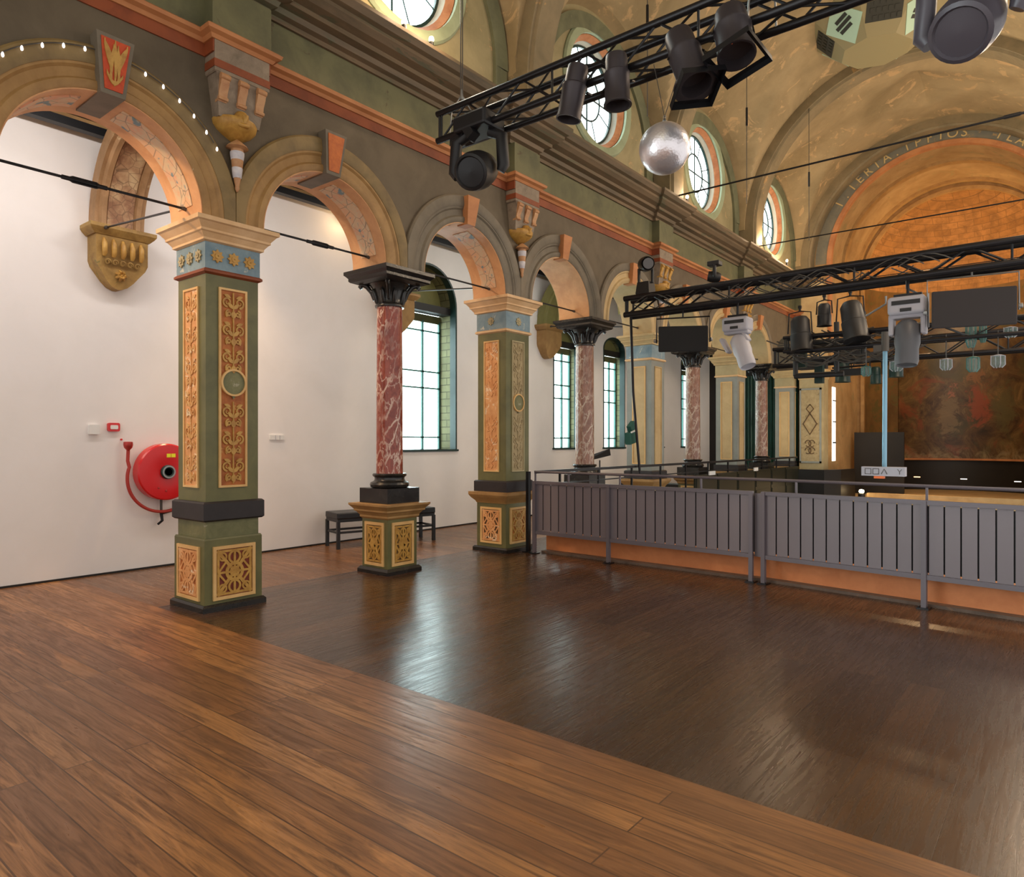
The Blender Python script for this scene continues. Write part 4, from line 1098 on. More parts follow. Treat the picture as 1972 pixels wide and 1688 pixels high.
for a_ in (.01, Lb-.035): bb(MB(), a_, a_+.025, .04, Wb-.04, .22, .25).build('stretcher', 'bench_black', T)

# ---------------- fire hose reel etc.
MX = Matrix(((0, 0, 1), (1, 0, 0), (0, 1, 0)))
T = thing('fire_hose_reel', 'red round fire hose reel on the white wall left of the nearest pillar', 'fire hose', (XW, 4.10, 1.18))
cy_, cz_ = 3.93, 1.18; R0 = .345
m = MB(); m.lathe([(R0-.02, .0), (R0, .02), (R0, .15), (R0-.015, .165), (.20, .175), (.12, .165), (0, .165)], (XW+.02, cy_+.02, cz_), 56, MX); m.build('drum_cover', 'red_gloss', T, 35)
m = MB(); m.lathe([(.085, .16), (.085, .195), (.07, .205), (.045, .2), (.03, .19), (0, .19)], (XW+.02, cy_+.02, cz_), 32, MX); m.build('hub', 'teal_dark', T, 35)
m = MB(); m.lathe([(.07, .2), (.078, .212), (.06, .212), (.06, .2)], (XW+.02, cy_+.02, cz_), 32, MX); m.build('hub_ring', 'steel', T, 35)
m = MB()
for u in (-.028, .028): m.cbox((XW+.192, cy_+.06+u, cz_+.20), (.006, .05, .045))
m.build('label_sticker', 'yellow_label', T)
m = MB()
for u, w in ((-.09, -.19), (0.0, -.23)): m.lathe([(.012, 0), (.01, .01), (0, .012)], (XW+.19, cy_+u, cz_+w), 10, MX)
m.build('rivet', 'brass_red', T)
pts = []
for i in range(40):
    t_ = R(168+i*4.2); rr_ = R0+.075+.05*sin(R(i*4.2*1.05)); pts.append((XW+.11, cy_+.02+rr_*cos(t_), cz_+rr_*sin(t_)-.02))
pts = [(XW+.1, cy_-.40, cz_+.26), (XW+.1, cy_-.405, cz_+.14)]+pts
m = MB(); m.tube(pts, .019, 10); m.build('hose', 'red_hose', T, 50)
m = MB(); m.lathe([(.014, 0), (.02, .03), (.045, .06), (.052, .09), (.05, .125), (.035, .13)], (XW+.1, cy_-.40, cz_+.24), 16); m.build('nozzle', 'brass_red', T, 50)
m = MB(); m.tube([(XW+.06, cy_+.0, cz_-.33), (XW+.06, cy_+.0, cz_-.52)], .016, 8); m.build('supply_pipe', 'wire', T)
m = MB(); m.tube([(XW+.06, cy_, cz_-.50), (XW+.09, cy_, cz_-.60), (XW+.06, cy_-.04, cz_-.645)], [.02, .018, .014], 8); m.tube([(XW+.06, cy_, cz_-.52), (XW+.06, cy_+.3, cz_-.46)], .012, 6); m.build('valve', 'black_metal', T)
T = thing('call_point', 'small red rounded fire call point with white window above the hose nozzle', 'call point', (XW, 3.40, 1.72))
def rrect(m, x0, x1, cy0, cz0, hw_, hh, r):
    pts = []
    for q, (sy, sz) in enumerate(((1, 1), (-1, 1), (-1, -1), (1, -1))):
        for i in range(6):
            a_ = pi/2*q+pi/2*i/5; pts.append((cy0+sy*(hw_-r)+r*cos(a_), cz0+sz*(hh-r)+r*sin(a_)))
    m.prism(pts, lambda y, z: (x0, y, z), lambda y, z: (x1, y, z)); return m
rrect(MB(), XW, XW+.04, 3.40, 1.72, .065, .05, .02).build('housing', 'red_gloss', T)
rrect(MB(), XW+.035, XW+.046, 3.40, 1.72, .042, .024, .012).build('window', 'white_plastic', T)
T = thing('wall_switch', 'small square white switch box left of the red call point', 'switch', (XW, 3.19, 1.69))
rrect(MB(), XW, XW+.045, 3.19, 1.69, .055, .055, .006).build('housing', 'white_plastic', T)
m = MB(); m.lathe([(.011, 0), (.011, .02), (0, .022)], (XW, 3.49, 1.575), 12, MX); tag(m.build('wall_stud', 'red_gloss'), 'tiny red stud on the wall between call point and hose nozzle', 'stud')
T = thing('socket_plate', 'low white socket plate on the wall right of the nearest pillar', 'socket', (XW, 5.56, 1.61))
rrect(MB(), XW, XW+.02, 5.56, 1.61, .11, .035, .005).build('plate', 'white_plastic', T)
m = MB(); m.box(XW+.018, XW+.024, 5.53, 5.535, 1.58, 1.64); m.box(XW+.018, XW+.024, 5.6, 5.605, 1.58, 1.64); m.build('seam', 'fixture_grey', T)
# spotlight bulb in the aisle
T = thing('track_spotlight', 'glowing warm track spotlight high in the aisle, seen through the second arch', 'spotlight', (XW+.15, 6.62, 5.03))
m = MB(); m.tube([(XW+.15, 6.62, 5.03), (XW+.2, 6.62, 4.97)], .012, 6); m.lathe([(.03, .03), (.045, .0), (.045, -.03)], (XW+.2, 6.62, 4.965), 12); m.build('housing', 'black_metal', T)
m = MB(); m.lathe([(0, .04), (.03, .025), (.042, 0), (.03, -.03), (0, -.042)], (XW+.2, 6.62, 4.91), 14); m.build('bulb', 'bulb_warm', T, 60)

# ---------------- trusses
def make_truss(x0, x1, y0, y1, z0, z1, r, label, seg=.34, tilt=0):
    T = thing('lighting_truss', label, 'truss', (x0, (y0+y1)/2, (z0+z1)/2), 'black lighting trusses')
    ch = [(y0, z0), (y1, z0), (y0, z1), (y1, z1)]
    for y_, z_ in ch:
        m = MB(); m.tube([(x0, y_, z_), (x1, y_, z_+tilt*(x1-x0))], r, 12); m.build('chord', 'black_tube', T, 40)
    n = int((x1-x0)/seg); m = MB()
    for i in range(n):
        a = x0+seg*i+.06; b = a+seg; ta = tilt*(a-x0); tb_ = tilt*(b-x0)
        for (ya, za), (yb, zb) in (((y0, z0), (y0, z1)), ((y1, z0), (y1, z1)), ((y0, z0), (y1, z0)), ((y0, z1), (y1, z1))):
            if i % 2: ya, za, yb, zb = yb, zb, ya, za
            m.tube([(a, ya, za+ta), (b, yb, zb+tb_)], r*.34, 6, cap=False)
        m.tube([(a, y0, z0+ta), (a, y0, z1+ta)], r*.34, 6, cap=False) if i % 4 == 0 else None
    m.tube([(x0+.03, y0, z0), (x0+.03, y0, z1)], r*.4, 6); m.tube([(x0+.03, y1, z0), (x0+.03, y1, z1)], r*.4, 6)
    m.build('bracing', 'black_metal', T)
    return T
make_truss(-4.97, .6, 4.97, 5.20, 4.58, 4.85, .032, 'near black box truss crossing the top of the picture')
make_truss(-5.62, .6, 9.88, 10.12, 3.60, 3.86, .045, 'middle black truss crossing in front of the orange apse', .42, .004)
make_truss(-4.9, .5, 14.9, 15.15, 3.15, 3.5, .04, 'far black truss carrying the clustered lamps', .5)
make_truss(-3.9, .4, 12.4, 12.6, 3.12, 3.36, .03, 'dark lighting bar between the middle and far trusses', .45)
# suspension gear
def hang(x, y, z0, z1, label, shackle=True, r=.006, group='suspension wires'):
    T = thing('suspension_wire', label, 'wire', (x, y, z1), group)
    m = MB(); m.tube([(x-.012, y, z0+.1), (x-.012, y, z1)], r, 6); m.tube([(x+.012, y, z0+.1), (x+.012, y, z1)], r, 6); m.build('wire', 'wire', T)
    if shackle:
        m = MB(); m.tube([(x, y, z0+.15), (x-.06, y-.08, z0-.02), (x-.07, y-.10, z0-.28)], .008, 6); m.tube([(x, y, z0+.15), (x+.06, y+.1, z0-.02), (x+.07, y+.1, z0-.28)], .008, 6)
        m.tube([(x, y, z0+.2), (x, y, z0+.10)], [.012, .02], 8); m.build('sling', 'steel', T)
    return T
hang(-4.74, 5.08, 4.87, 9.2, 'pair of steel wires with sling holding the left end of the near truss')
hang(-1.75, 5.08, 4.87, 9.7, 'steel wires holding the near truss further right')
# ---- lamps
def barrel(m, a, b, prof, n=24):
    """lathe along a->b, prof [(r, f)]"""
    a, b = Vector(a), Vector(b); d = b-a; q = Vector((0, 0, 1)).rotation_difference(d.normalized()).to_matrix(); L = d.length
    return m.lathe([(r, f*L) for r, f in prof], a, n, q, cap=False)
def yoke(m, c, top, w, axis=(1, 0, 0), r=.008):
    c, top = Vector(c), Vector(top); ax = Vector(axis).normalized()
    m.tube([c+ax*w, top+ax*w*.9-Vector((0, 0, .03)), top, top-ax*w*.9-Vector((0, 0, .03)), c-ax*w], r, 6)
    m.tube([top, top+Vector((0, 0, .07))], .02, 8)
    m.cbox(top+Vector((0, 0, .07)), (.05, .05, .05))
def par_can(a, b, r, label, top, flare=1.25, barn=None, gel=None):
    T = thing('par_lamp', label, 'stage lamp', top, 'stage lamps on the near truss')
    m = MB(); barrel(m, a, b, [(0, 0), (r*.55, 0), (r*.8, .03), (r*.86, .12), (r*.86, .35), (r, .38), (r, .43), (r*.96, .45), (r*.96, .9), (r*flare, .97), (r*flare, 1.0), (r*.9, 1.0), (r*.85, .8), (0, .78)])
    m.build('can', 'can_metal', T, 40)
    m = MB(); yoke(m, (Vector(a)+Vector(b))/2, top, r*1.12, (.78, .63, 0)); m.build('yoke', 'black_metal', T)
    d = (Vector(b)-Vector(a)).normalized(); q = Vector((0, 0, 1)).rotation_difference(d).to_matrix(); e = Vector(b)
    if barn:
        w = r*barn; m = MB()
        m.prism([(-w, -w), (w, -w), (w, w), (-w, w)], lambda u, v_: q @ Vector((u, v_, 0))+e, lambda u, v_: q @ Vector((u, v_, .006))+e) if barn < 0 else None
        ring = []
        for i in range(4):
            c0, c1 = [(-w, -w), (w, -w), (w, w), (-w, w), (-w, -w)][i:i+2]
            m.add([q @ Vector((*c0, 0))+e, q @ Vector((*c1, 0))+e, q @ Vector((*c1, .05))+e, q @ Vector((*c0, .05))+e], [(0, 1, 2, 3)])
            k_ = .8; m.add([q @ Vector((*c0, 0))+e, q @ Vector((*c1, 0))+e, q @ Vector((c1[0]*k_, c1[1]*k_, 0))+e, q @ Vector((c0[0]*k_, c0[1]*k_, 0))+e], [(0, 1, 2, 3)])
        m.build('gel_frame', 'black_metal', T)
    if gel:
        m = MB(); m.cbox(Vector(b)+Vector((-.02, -.05, .11)), (.05, .01, .07), Matrix.Rotation(.5, 3, 'Y')); m.build('gel_sheet', 'orange_gel', T)
    return T
par_can((-3.20, 4.86, 4.70), (-3.29, 4.84, 4.26), .105, 'long dark can lamp, leftmost of the cans on the near truss', (-3.24, 4.93, 4.52), 1.02)
par_can((-2.84, 4.86, 4.66), (-2.82, 4.85, 4.24), .105, 'second dark can lamp in front of the round window', (-2.83, 4.93, 4.50), 1.08)
par_can((-2.32, 4.88, 4.64), (-2.13, 4.80, 4.16), .125, 'third can lamp with wide octagonal snout beside the hanging ball', (-2.26, 4.93, 4.55), 1.35, 1.3)
par_can((-1.92, 4.90, 4.66), (-1.83, 4.80, 4.27), .135, 'broad can lamp with square gel frame and an orange gel scrap', (-1.90, 4.93, 4.60), 1.0, 1.3, True)
def moving_head(c, s, label, body, arm, group, down=True, face=(0, -1, -.2), name='moving_head_lamp', lens='black_metal'):
    c = Vector(c); T = thing(name, label, 'stage lamp', c+Vector((0, 0, .42*s)), group)
    m = MB(); m.cbox(c+Vector((0, 0, .36*s)), (.34*s, .26*s, .13*s)); ob = m.build('base', arm, T); bv = ob.modifiers.new('b', 'BEVEL'); bv.width = .02*s; bv.segments = 2
    f = Vector(face).normalized(); side = f.cross(Vector((0, 0, 1))).normalized()
    m = MB()
    for q in (-1, 1):
        m.tube([c+side*.10*s*q+Vector((0, 0, .29*s)), c+side*.2*s*q+Vector((0, 0, .24*s)), c+side*.215*s*q, c+side*.19*s*q-Vector((0, 0, .04*s))], [.045*s, .05*s, .05*s, .035*s], 10)
    m.build('yoke', arm, T, 40)
    q_ = Vector((0, 0, 1)).rotation_difference(f).to_matrix()
    m = MB(); m.lathe([(0, -.17*s), (.09*s, -.16*s), (.13*s, -.10*s), (.15*s, 0), (.15*s, .1*s), (.135*s, .15*s), (.14*s, .17*s), (.12*s, .18*s), (.11*s, .165*s)], c, 28, q_, cap=False); m.build('head', body, T, 40)
    m = MB(); m.lathe([(0, .172*s), (.11*s, .165*s)], c, 24, q_, cap=False); m.build('lens', lens, T, 60)
    return T
moving_head((-4.44, 5.0, 4.17), 1.2, 'black moving head lamp clamped under the left end of the near truss', 'lamp_black', 'lamp_black', 'black moving heads', face=(.3, -1, -.5))
for i, (dx, dz) in enumerate(((-.22, .24), (-.1, .30), (.05, .22))):
    m = MB(); m.cbox((-4.5+dx, 5.0-.05*i, 4.28+dz), (.12, .1, .09), Matrix.Rotation(.5*i, 3, 'Y')); m.tube([(-4.5+dx, 5, 4.3+dz), (-4.45+dx, 5.05, 4.58)], .012, 6)
    tag(m.build('cable_box', 'lamp_black'), ['small junction box dangling at the left tip of the near truss', 'small dark clamp box above the left moving head', 'little dark box right of the clamps over the left moving head'][i], 'junction box', 'boxes at the truss end')
# the big head at the right top: broad drum in a thick yoke
moving_head((-.47, 5.05, 4.12), 1.24, 'big violet-grey moving head lamp hanging at the top right corner', 'lamp_violet', 'lamp_violet', 'black moving heads', face=(-.25, -1, -.85), lens='lamp_violet')
# mirror ball
T = thing('mirror_ball', 'silvery mirror ball hanging under the near truss', 'mirror ball', (-2.51, 5.05, 3.88))
m = MB(); m.lathe([(.2*sin(pi*i/24), .2*cos(pi*i/24)) for i in range(25)], (-2.51, 5.05, 3.88), 40, cap=False); m.build('ball', 'mirror', T, 60)
m = MB(); m.lathe([(.018, .19), (.018, .22), (.008, .24)], (-2.51, 5.05, 3.88), 10); m.tube([(-2.51+.012*cos(i), 5.05, 4.13+.012*sin(i)) for i in range(8)], .003, 5); m.build('cap', 'steel', T)
m = MB(); m.tube([(-2.51, 5.05, 4.13), (-2.62, 5.08, 4.6)], .003, 5); m.tube([(-2.51, 5.05, 4.13), (-2.36, 5.08, 4.58)], .003, 5); m.build('hanging_wire', 'wire', T)

# middle truss fixtures
def flood(c, w, h, dpt, label, mat='lamp_matte', rot=0, frame=True, name='flood_lamp', cat='stage lamp'):
    c = Vector(c); T = thing(name, label, cat, c+Vector((0, 0, h)), 'fixtures under the middle truss'); M = Matrix.Rotation(rot, 3, 'Z')
    m = MB(); V = lambda x, y, z: M @ Vector((x, y, z))+c
    a = [V(-w/2, -dpt/2, -h/2), V(w/2, -dpt/2, -h/2*1.05), V(w/2, -dpt/2, h/2*.95), V(-w/2, -dpt/2, h/2), V(-w/2*.9, dpt/2, -h/2*.7), V(w/2*.9, dpt/2, -h/2*.7), V(w/2*.9, dpt/2, h/2*.7), V(-w/2*.9, dpt/2, h/2*.7)]
    m.add(a, [(0, 1, 2, 3), (7, 6, 5, 4), (0, 4, 5, 1), (1, 5, 6, 2), (2, 6, 7, 3), (3, 7, 4, 0)])
    ob = m.build('housing', mat, T); bv = ob.modifiers.new('b', 'BEVEL'); bv.width = .02; bv.segments = 2
    m = MB(); m.tube([V(-w*.54, 0, -h*.1), V(-w*.54, 0, h*.85), V(w*.54, 0, h*.88), V(w*.54, 0, -h*.1)], .012, 6); m.tube([V(0, 0, h*.86), (c.x, 10.0, 3.6)], .012, 6); m.build('bracket', 'steel' if mat != 'lamp_matte' else 'black_metal', T)
    for s_ in (-1, 1): MB().lathe([(.03, -.02), (.03, .02), (0, .025)], V(s_*w*.56, 0, 0), 10, Matrix.Rotation(pi/2, 3, 'Y')).build('knob', 'steel', T)
    return T
flood((-4.66, 10, 3.12), .74, .40, .36, 'black box floodlight in a yoke under the left part of the middle truss', rot=.45)
flood((-.92, 10, 3.15), .86, .46, .3, 'large dark brown loudspeaker panel under the right part of the middle truss', mat='speaker_brown', rot=.2, name='loudspeaker', cat='loudspeaker')
def grey_head(c, s, label, tilt=0.0):
    c = Vector(c); T = thing('moving_head_lamp', label, 'stage lamp', c+Vector((0, 0, .45*s)), 'grey moving heads')
    M = Matrix.Rotation(tilt, 3, 'Y')
    m = MB(); m.cbox(c+Vector((0, 0, .30*s)), (.40*s, .30*s, .22*s)); ob = m.build('base', 'fixture_grey', T); bv = ob.modifiers.new('b', 'BEVEL'); bv.width = .04*s; bv.segments = 3
    m = MB(); m.cbox(c+Vector((0, -.153*s, .33*s)), (.30*s, .01, .05*s)); m.cbox(c+Vector((0, -.153*s, .24*s)), (.12*s, .01, .04*s)); m.build('display', 'lamp_black', T)
    m = MB()
    for q in (-1, 1): m.cbox(c+M @ Vector((q*.17*s, 0, .08*s)), (.06*s, .16*s, .26*s), M)
    m.cbox(c+Vector((0, 0, .18*s)), (.38*s, .18*s, .06*s)); ob = m.build('yoke', 'fixture_grey', T); bv = ob.modifiers.new('b', 'BEVEL'); bv.width = .02*s; bv.segments = 2
    m = MB(); d_ = M @ Vector((0, -.1, -.42)); d_ *= s; barrel(m, c+Vector((0, 0, .12*s)), c+d_, [(0, 0), (.09*s, .01), (.135*s, .12), (.14*s, .5), (.125*s, .62), (.13*s, .9), (.115*s, 1.0), (.1*s, .97), (0, .95)]); m.build('head', 'fixture_dark' if tilt == 0 else 'fixture_grey', T, 40)
    m = MB(); m.tube([c+Vector((0, 0, .4*s)), (c.x, 10, 3.62)], .018, 8); m.cbox(c+Vector((0, 0, .43*s)), (.3*s, .06, .05)); m.build('clamp', 'black_metal', T)
    return T
grey_head((-3.80, 10, 2.98), .95, 'light grey moving head lamp tilted to the right, left of the middle', -.5)
grey_head((-1.60, 10, 2.95), 1.05, 'light grey moving head lamp hanging straight above the blue pole')
# standing lamps on the far truss end
T = thing('moving_head_lamp', 'black lamp standing upright on the left end of the middle truss', 'stage lamp', (-5.3, 10, 3.9), 'black moving heads')
m = MB(); m.sq(-5.3, 10, [(.11, 3.88), (.12, 3.92), (.10, 4.1)]); m.build('base', 'lamp_black', T)
m = MB(); m.tube([(-5.42, 10, 4.08), (-5.42, 10, 4.34)], .025, 8); m.tube([(-5.18, 10, 4.08), (-5.18, 10, 4.34)], .025, 8); m.build('yoke', 'lamp_black', T)
m = MB(); barrel(m, (-5.38, 10.1, 4.42), (-5.18, 9.85, 4.36), [(0, 0), (.09, .02), (.12, .2), (.12, .8), (.105, 1.0), (.09, .95)]); m.build('head', 'lamp_black', T, 40)
m = MB(); barrel(m, (-5.18, 9.85, 4.36), (-5.17, 9.84, 4.358), [(0, 0), (.085, 0), (.085, 1), (0, 1)]); m.build('lens', 'fixture_dark', T)
moving_head((-4.15, 10.0, 4.02), .55, 'small black spotlight lying on top of the middle truss', 'lamp_black', 'lamp_black', 'black moving heads', face=(-1, -.4, .2))

Y0 = 12.5
def atY(x, y, Y):
    rx, up = (x-CX)/FPX, (HY-y)/FPX
    d_ = Y/(sin(YAW)*rx+cos(YAW)); return (d_*(cos(YAW)*rx-sin(YAW)), Y, HE+d_*up)
# clustered dark lamps on the far trusses
def can_down(c, s, label, mat='lamp_black', tilt=(0, 0), zt=3.3):
    c = Vector(c); T = thing('par_lamp', label, 'stage lamp', c+Vector((0, 0, .3*s)), 'dark lamps on the far trusses')
    a = c+Vector((0, 0, .22*s)); b = c+Vector((tilt[0], tilt[1], -.26*s))
    m = MB(); barrel(m, a, b, [(0, 0), (.09*s, .01), (.125*s, .12), (.13*s, .5), (.14*s, .52), (.14*s, .95), (.155*s, 1), (.12*s, .98), (0, .9)]); m.build('can', mat, T, 40)
    m = MB(); yoke(m, c, (c.x, c.y, max(c.z+.3*s, zt-.1)), .16*s, r=.012); m.build('yoke', 'black_metal', T)
    return T
can_down((-3.62, 12.4, 3.42), 1.25, 'black rounded lamp just right of the left grey moving head', tilt=(.05, -.05))
can_down((-2.82, 12.4, 3.55), 1.35, 'tall black lamp with a white mark in the middle of the lamp cluster', tilt=(.12, -.1))
can_down((-3.25, 12.5, 3.72), .8, 'squat black lamp between the two taller ones', zt=3.5)
can_down((-3.55, 15.0, 3.0), 1.0, 'dark teal can lamp hanging above the fluted far pillar', 'teal_dark', zt=3.3)
can_down((-2.95, 15.0, 2.86), .7, 'small dark green can lamp above the diamond-panelled pier', 'teal_dark', zt=3.3)
can_down((-2.6, 15.0, 3.02), .9, 'dark can lamp left of the blue pole', 'teal_dark', zt=3.3)
for i, (x, z, w) in enumerate(((-3.9, 3.02, .5), (-3.2, 3.24, .42), (-2.35, 3.32, .6), (-3.25, 2.86, .6))):
    m = MB(); m.cbox((x, 14.2, z), (w, .2, .12)); m.tube([(x-w/2, 14.2, z+.1), (x+w/2, 14.25, z+.12)], .02, 6); m.tube([(x, 14.2, z), (x, 14.9, 3.2)], .012, 6)
    tag(m.build('dimmer_box', 'lamp_black'), ['flat dark box at the left of the lamp cluster', 'flat dark box in the middle of the lamp cluster', 'flat dark box at the right of the lamp cluster', 'long low dark box under the lamp cluster'][i], 'equipment box', 'dimmer boxes in the lamp cluster')
T = thing('lamp_rack', 'black ladder-like bar frame hanging in the lamp cluster above the diamond-panelled pier', 'rack', (-3.2, 13.2, 3.3), 'frames in the lamp cluster')
for (x0_, y0_), (x1_, y1_) in (((1530, 662), (1665, 652)), ((1530, 694), (1665, 686)), ((1530, 724), (1625, 719))):
    m = MB(); m.tube([atY(x0_, y0_, 13.2), atY(x1_, y1_, 13.2)], .05, 8); m.build('rail', 'lamp_black', T)
for x_, y0_, y1_ in ((1532, 640, 724), (1611, 620, 722), (1662, 600, 688)):
    m = MB(); m.tube([atY(x_, y0_, 13.2), atY(x_, y1_, 13.2)], .045, 8); m.build('upright', 'lamp_black', T)
random.seed(3)
m = MB()
for i in range(46):
    x0 = -4.4+random.random()*2.0; z0 = 3.0+random.random()*.5; pts = [(x0+j*.12, 12.9+.3*sin(i), z0-.12*sin(pi*j/6)+.03*sin(j*i)) for j in range(7)]
    m.tube(pts, .013, 5)
tag(m.build('cable_bundle', 'wire'), 'tangle of dark cables looped along the far lighting bars', 'cables', kind='stuff')
m = MB()
for i in range(34):
    x0 = -5.5+random.random()*3.9; pts = [(x0+j*.1, 9.86+.02*sin(i), 3.75-.12*sin(pi*j/6)*(1 if i % 2 else -1)) for j in range(7)]
    m.tube(pts, .008, 5)
tag(m.build('cable_bundle', 'wire'), 'loose cables wound along the middle truss', 'cables', kind='stuff')

# glass lanterns hanging before the mural
def lantern(c, r, h, label, tall=False):
    c = Vector(c); T = thing('glass_lantern', label, 'lantern', c+Vector((0, 0, h/2)), 'glass lanterns before the mural')
    m = MB(); m.lathe([(r*.8, h/2), (r, h*.3), (r, -h*.25), (r*.55, -h/2)], c, 16, cap=False); m.build('glass_body', 'lantern_glass', T, 40)
    m = MB()
    for q in range(4 if not tall else 6):
        a_ = 2*pi*q/(4 if not tall else 6)+.4; m.tube([c+Vector((r*cos(a_), r*sin(a_), h/2)), c+Vector((r*1.03*cos(a_), r*1.03*sin(a_), -h*.25)), c+Vector((r*.55*cos(a_), r*.55*sin(a_), -h/2))], .007, 5)
    m.lathe([(r*.3, h*.58), (r*.85, h/2), (r*.88, h*.46)], c, 16, cap=False); m.build('frame', 'fixture_grey' if not tall else 'teal_paint', T)
    m = MB(); m.tube([c+Vector((0, 0, h*.55)), (c.x, c.y, 3.2)], .008, 6); m.build('stem', 'wire', T)
    return T
Y0 = 12.5
def atY(x, y, Y):
    rx, up = (x-CX)/FPX, (HY-y)/FPX
    d_ = Y/(sin(YAW)*rx+cos(YAW)); return (d_*(cos(YAW)*rx-sin(YAW)), Y, HE+d_*up)
for (x, y, r, h, lb, tl) in ((1726, 705, .09, .16, 'small glass lantern just right of the blue pole', False), (1822, 702, .08, .17, 'small glass lantern in the middle of the mural', False),
                           (1922, 696, .09, .18, 'rounded glass lantern near the right edge', False), (1946, 640, .085, .15, 'glass lantern under the right end of the loudspeaker', False),
                           (1668, 715, .07, .16, 'ribbed glass lantern left of the blue pole', True), (1870, 645, .07, .38, 'tall teal ribbed glass tube under the loudspeaker', True),
                           (1874, 702, .085, .22, 'lower wider teal ribbed glass tube', True), (1893, 640, .045, .30, 'slender teal glass tube right of the tall one', True)):
    lantern(atY(x, y, Y0), r, h, lb, tl)
for i, (x, y) in enumerate(((1578, 720), (1545, 690))):
    c_ = Vector(atY(x, y, 13.5)); m = MB(); m.cbox(c_, (.14, .14, .34)); m.tube([c_+Vector((0, 0, .1)), (c_.x, c_.y, 3.2)], .012, 6)
    tag(m.build('ballast_box', 'teal_dark'), ['small dark green box hanging in front of the farthest pillar capital', 'dark teal box hanging left of the green one'][i], 'equipment box', 'hanging green boxes')
# blue pole with white box
T = thing('hanging_pole', 'pale blue vertical pole hanging in front of the apse', 'pole', (-2.24, 12, 3.2))
m = MB(); m.tube([(-2.24, 12, 1.15), (-2.23, 12, 3.2)], .034, 12); m.build('tube', 'sky_blue_pole', T, 40)
m = MB(); m.tube([(-2.23, 12, 2.95), (-2.23, 12, 3.25)], .055, 12); m.cbox((-2.33, 12, 3.0), (.12, .08, .1)); m.build('clamp', 'wire', T)
T = thing('fixture_box', 'light grey box with dark symbols at the foot of the blue pole', 'box', (-2.24, 12, 1.0))
m = MB(); m.cbox((-2.24, 11.95, 1.09), (.60, .16, .14)); m.build('housing', 'fixture_grey', T)
m = MB(); F = lambda u, v, t_: (-2.24+u, 11.868-t_, 1.09+v)
for u0 in (-.25, -.14): border(m, F, u0, u0+.09, -.045, .045, .008, 0, .004)
m.ribbon(F, [(-.02, -.04), (.02, .04), (.06, -.04)], .012, 0, .004); m.ribbon(F, [(.20, .04), (.23, 0), (.26, .04)], .008, 0, .004); m.ribbon(F, [(.23, 0), (.23, -.04)], .008, 0, .004)
m.build('markings', 'wire', T)
m = MB(); m.cbox((-2.30, 11.95, 1.0), (.14, .1, .04)); m.build('red_tag', 'orange_gel', T)
# silver hooks
for i, (x0, y0, x1, y1) in enumerate(((1746, 555, 1770, 566), (1706, 585, 1668, 608), (1787, 580, 1787, 630))):
    a = Vector(atY(x0, y0, 10.05)); b = Vector(atY(x1, y1, 10.05)); m = MB(); m.tube([a+Vector((0, 0, .1)), a, b], .014, 8)
    tag(m.build('steel_pipe', 'steel'), ['bent steel hook above the straight grey moving head', 'pale horizontal pipe left of the straight grey moving head', 'pale vertical pipe right of the straight grey moving head'][i], 'pipe', 'steel pipes round the grey moving head')
# slanting pole down to the gallery rail
T = thing('cable_pole', 'thin black pole slanting from the left end of the middle truss to the gallery rail', 'pole', (-5.8, 10.7, 1.0))
m = MB(); m.tube([(-5.58, 10.02, 3.6), (-5.75, 10.4, 2.4), (-5.8, 10.73, 1.0)], .022, 8); m.build('tube', 'black_tube', T)
m = MB(); m.cbox((-5.9, 10.6, 1.62), (.10, .26, .2), Matrix.Rotation(.2, 3, 'X')); m.cbox((-5.9, 10.62, 1.80), (.08, .18, .14), Matrix.Rotation(.6, 3, 'X')); m.build('green_cloth', 'canvas_green', T)
m = MB(); m.cbox((-5.845, 10.6, 1.73), (.02, .2, .025), Matrix.Rotation(.25, 3, 'X')); m.build('white_strap', 'white_plastic', T)
# small reading stand on the side gallery
T = thing('music_stand', 'small black reading stand behind the handrail, under the third window', 'stand', (-6.9, 11.2, 0))
m = MB(); m.tube([(-6.9, 11.2, .02), (-6.9, 11.2, 1.2)], .012, 6); m.build('pole', 'black_metal', T)
m = MB(); m.add([(-7.1, 11.0, 1.18), (-6.75, 11.35, 1.30), (-6.8, 11.4, 1.42), (-7.15, 11.05, 1.25), (-7.1, 11.0, 1.17), (-6.75, 11.35, 1.29), (-6.8, 11.4, 1.41), (-7.15, 11.05, 1.24)], [(0, 1, 2, 3), (7, 6, 5, 4), (0, 4, 5, 1), (1, 5, 6, 2), (2, 6, 7, 3), (3, 7, 4, 0)]); m.build('desk', 'black_metal', T)
m = MB(); [m.tube([(-6.9, 11.2, .2), (-6.9+.2*cos(a_), 11.2+.2*sin(a_), .01)], .01, 6) for a_ in (0, 2.1, 4.2)]; m.build('tripod', 'black_metal', T)

# hanging cables on the vault
def vcable(x, y, z0, z1, label):
    T = thing('hanging_cable', label, 'cable', (x, y, z1), 'thin cables hanging from the vault')
    m = MB(); m.tube([(x, y, z0), (x, y, z1)], .007, 6); m.build('cable', 'wire', T)
    m = MB(); m.tube([(x, y, min(z1, 7.2)), (x, y, min(z1, 7.2)+.32)], .02, 8); m.build('sleeve', 'black_metal', T)
vcable(-4.5, 8.54, 6.0, 9.3, 'thin cable with black sleeve hanging above the near truss')
vcable(-4.5, 12.28, 5.8, 9.3, 'thin cable with black sleeve between the second and third round windows')
vcable(-4.5, 16.08, 6.0, 9.2, 'thin cable with black sleeve before the chancel arch')
